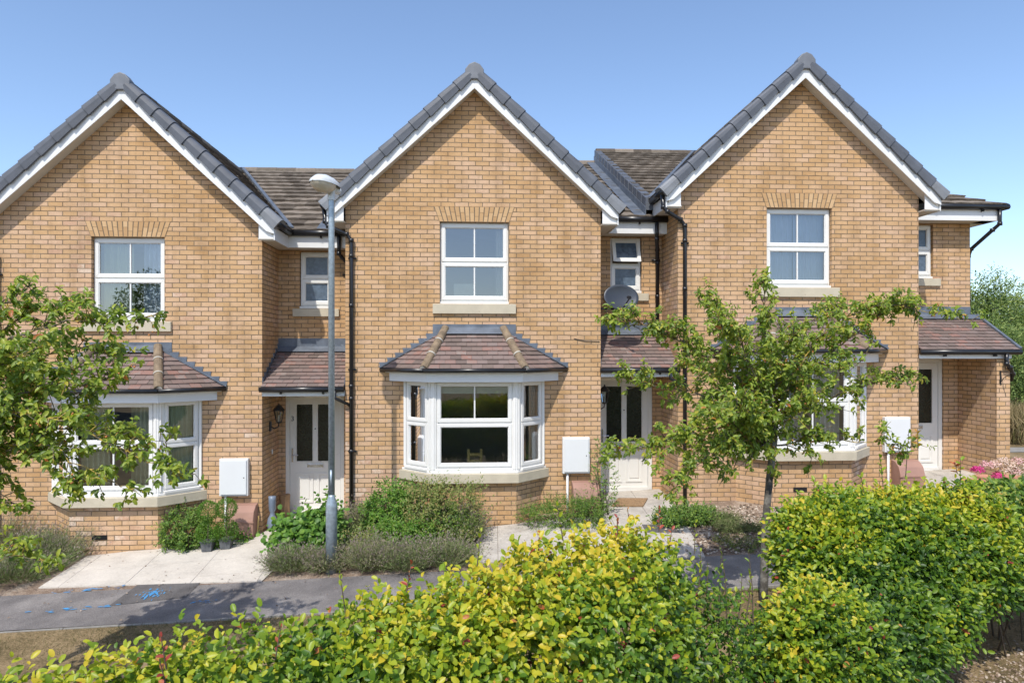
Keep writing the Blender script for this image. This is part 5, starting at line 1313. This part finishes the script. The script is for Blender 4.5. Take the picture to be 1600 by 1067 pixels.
tree('crab_apple_tree', 'small spreading crab apple tree with tiny fruit in front of the right bay', trk, [.05, .045, .041, .038, .038, .032], B, 'leaf_tree', L=.066, ntw=35, tw_len=.43, seedv=3, fruit=170, group='crab apple trees')
YL = 6.3
gx_, gy_ = at(-110, 960, YL)[:2]
trk = [(gx_, gy_, G(gx_, gy_)-.05), at(-108, 800, YL), at(-100, 700, YL), at(-95, 620, YL)]
def bl(pix, dy=0, r0=.02, dens=1.0): return br(pix, YL, YL+dy, r0, dens)
B = [bl([(-100, 640), (-40, 560), (40, 520), (120, 500), (180, 505), (245, 492)], -.2, .024), bl([(-100, 660), (-30, 600), (60, 560), (130, 545), (200, 555)], .2, .022), bl([(-98, 620), (-50, 540), (0, 480), (50, 445)], 0, .022),
     bl([(-98, 620), (-20, 530), (60, 480), (120, 470)], .4, .02), bl([(-100, 690), (-10, 650), (80, 640), (160, 690), (230, 720), (285, 745)], -.3, .022), bl([(-100, 690), (0, 660), (90, 670), (180, 680), (262, 690)], .2, .02),
     bl([(-100, 680), (0, 620), (80, 600), (150, 600), (190, 580)], -.3, .02), bl([(-104, 760), (-30, 720), (40, 700), (100, 730), (130, 780)], -.2, .02), bl([(-100, 650), (-40, 590), (10, 560), (70, 540)], -.6, .018),
     bl([(-104, 740), (-20, 700), (60, 680), (110, 700)], .4, .018), bl([(-104, 780), (-40, 760), (0, 770), (40, 800)], 0, .016), bl([(-100, 700), (-20, 640), (40, 610), (110, 620), (140, 640)], .5, .018), bl([(-98, 640), (-60, 560), (-20, 500), (20, 470)], .3, .018),
     bl([(-104, 720), (0, 690), (80, 700), (150, 740), (200, 765)], -.5, .016, .8), bl([(-98, 640), (-20, 600), (30, 580), (90, 590)], 0, .018), bl([(-106, 850), (-40, 850), (30, 868), (80, 878)], -.6, .012, .7), bl([(-100, 680), (-20, 640), (50, 650), (110, 660)], -.6, .018)]
tree('crab_apple_tree', 'crab apple tree reaching in from the left edge of the photo, trunk outside the frame', trk, [.065, .058, .05, .04], B, 'leaf_tree', L=.07, ntw=26, seedv=9, fruit=150, group='crab apple trees')

# trees, bushes and field beyond the terrace on the right
def far_tree(px, py_top, Y, rx, label, n_=5000, L=.16):
    x, y, zt = at(px, py_top, Y); g = G(x, y); hz = (zt-g)/2
    root = empty('background_tree', (x, y, g), label, 'tree', 'trees beyond the end of the terrace')
    ee = [(x, y, g+hz*1.05, rx*.8, rx*.7, hz*.95)]
    for k in range(9): a = rng.uniform(0, 6.28); ee.append((x+math.cos(a)*rx*.6, y+math.sin(a)*rx*.5, g+hz*rng.uniform(.5, 1.55), rx*.42, rx*.42, hz*.38))
    P, O = sample_shell(ee, n_, .35, .4); P = P[P[:, 2] < zt+.3]; O = O[:len(P)]
    lm = LM(); shoots(lm, P, O+np.array([0, 0, .5]), .35, 5, L, .35, lambda P, t: rng.uniform(0, 1, len(P)), tpl_diamond(), 1, .1, .4); lm.build('crown', 'far_leaf', root)
    mb = MB(); mb.tube([(x, y, g), (x+.05, y, g+hz*.6), (x, y, g+hz*1.5)], [.16, .11, .04], 8)
    for k in range(6):
        a = rng.uniform(0, 6.28); z = g+hz*rng.uniform(.4, 1.1); mb.tube([(x, y, z), (x+math.cos(a)*rx*.5, y+math.sin(a)*rx*.4, z+hz*.35)], [.05, .015], 6)
    mb.build('trunk', 'trunk_bark', root, uv=False)
far_tree(1552, 425, 22, 1.3, 'taller background tree just right of the terrace end wall', 4200)
far_tree(1598, 448, 24, 1.6, 'background tree cut by the right edge of the photo', 4200)
far_tree(1655, 440, 26, 2.6, 'background tree outside the right edge, its crown just reaching in', 3000)
for px, py, Y, rx, lab in ((1545, 500, 19, .9, 'rounded bush behind the porch wing wall'), (1590, 520, 18.5, 1.1, 'light green bush beyond the wing wall at the right edge'), (1650, 500, 19, 1.5, 'bush beyond the field edge outside the right side')):
    x, y, zt = at(px, py, Y); g = G(x, y); hz = (zt-g)/2
    bush('bush', lab, 'bush', [(x, y, g+hz, rx, rx, hz), (x+rx*.5, y-.2, g+hz*.7, rx*.6, rx*.6, hz*.7)], 2200, .11, .4, 'far_leaf', .2, 5, None, tpl_diamond(), 'bushes beyond the terrace', 10, .6)
# ---- across the road, seen only as reflections in the window panes
for i, (x, y, rx, hz, lab) in enumerate(((-17.5, -17, 2.3, 3.0, 'large dark tree across the road mirrored in the left upstairs window'), (-24, -19, 2.4, 1.8, 'tree across the road at the far left, mirrored in the left windows'), (17, -22, 2.6, 1.4, 'broad tree across the road mirrored in the right windows'))):
    g = G(x, y); root = empty('mirrored_tree', (x, y, g), lab, 'tree', 'trees across the road')
    P, O = sample_shell([(x, y, g+2.2+hz, rx, rx, hz), (x+rx*.6, y, g+2+hz*.7, rx*.6, rx*.6, hz*.6), (x-rx*.6, y, g+2+hz*.8, rx*.6, rx*.6, hz*.6)], 3500, .4, .5)
    lm = LM(); shoots(lm, P, O, .4, 4, .25, .45, lambda P, t: rng.uniform(0, .8, len(P)), tpl_diamond(), 1, .1, .5); lm.build('crown', 'far_leaf', root)
    mb = MB(); mb.tube([(x, y, g-.05), (x+.1, y, g+1.5), (x, y, g+2.5+hz)], [.2, .16, .07], 8); mb.build('trunk', 'trunk_bark', root, uv=False)
bush('mirrored_hedge', 'clipped hedge across the road mirrored in the middle bay window', 'hedge', [(x, -4.5, G(x, -4.5)+.55, .9, .7, .65) for x in np.arange(-6, 6.1, 1.1)], 5200, .12, .45, 'leaf_green', .2, 5, None, tpl_diamond(), None, 20, .6)
# tall dry field grass
n_ = 14000; P = np.column_stack([rng.uniform(12.5, 18, n_), rng.uniform(15, 17.6, n_)]); blades('field_grass', P, .75, 'grass_blade', .02, .25, (.1, 1))
patch('far_path', 'kerb', world=[(11.5, 14.0), (22, 14.0), (22, 14.7), (11.5, 14.7)], dz=.01)
print('objects', len(bpy.data.objects), 'verts', sum(len(m.vertices) for m in bpy.data.meshes))
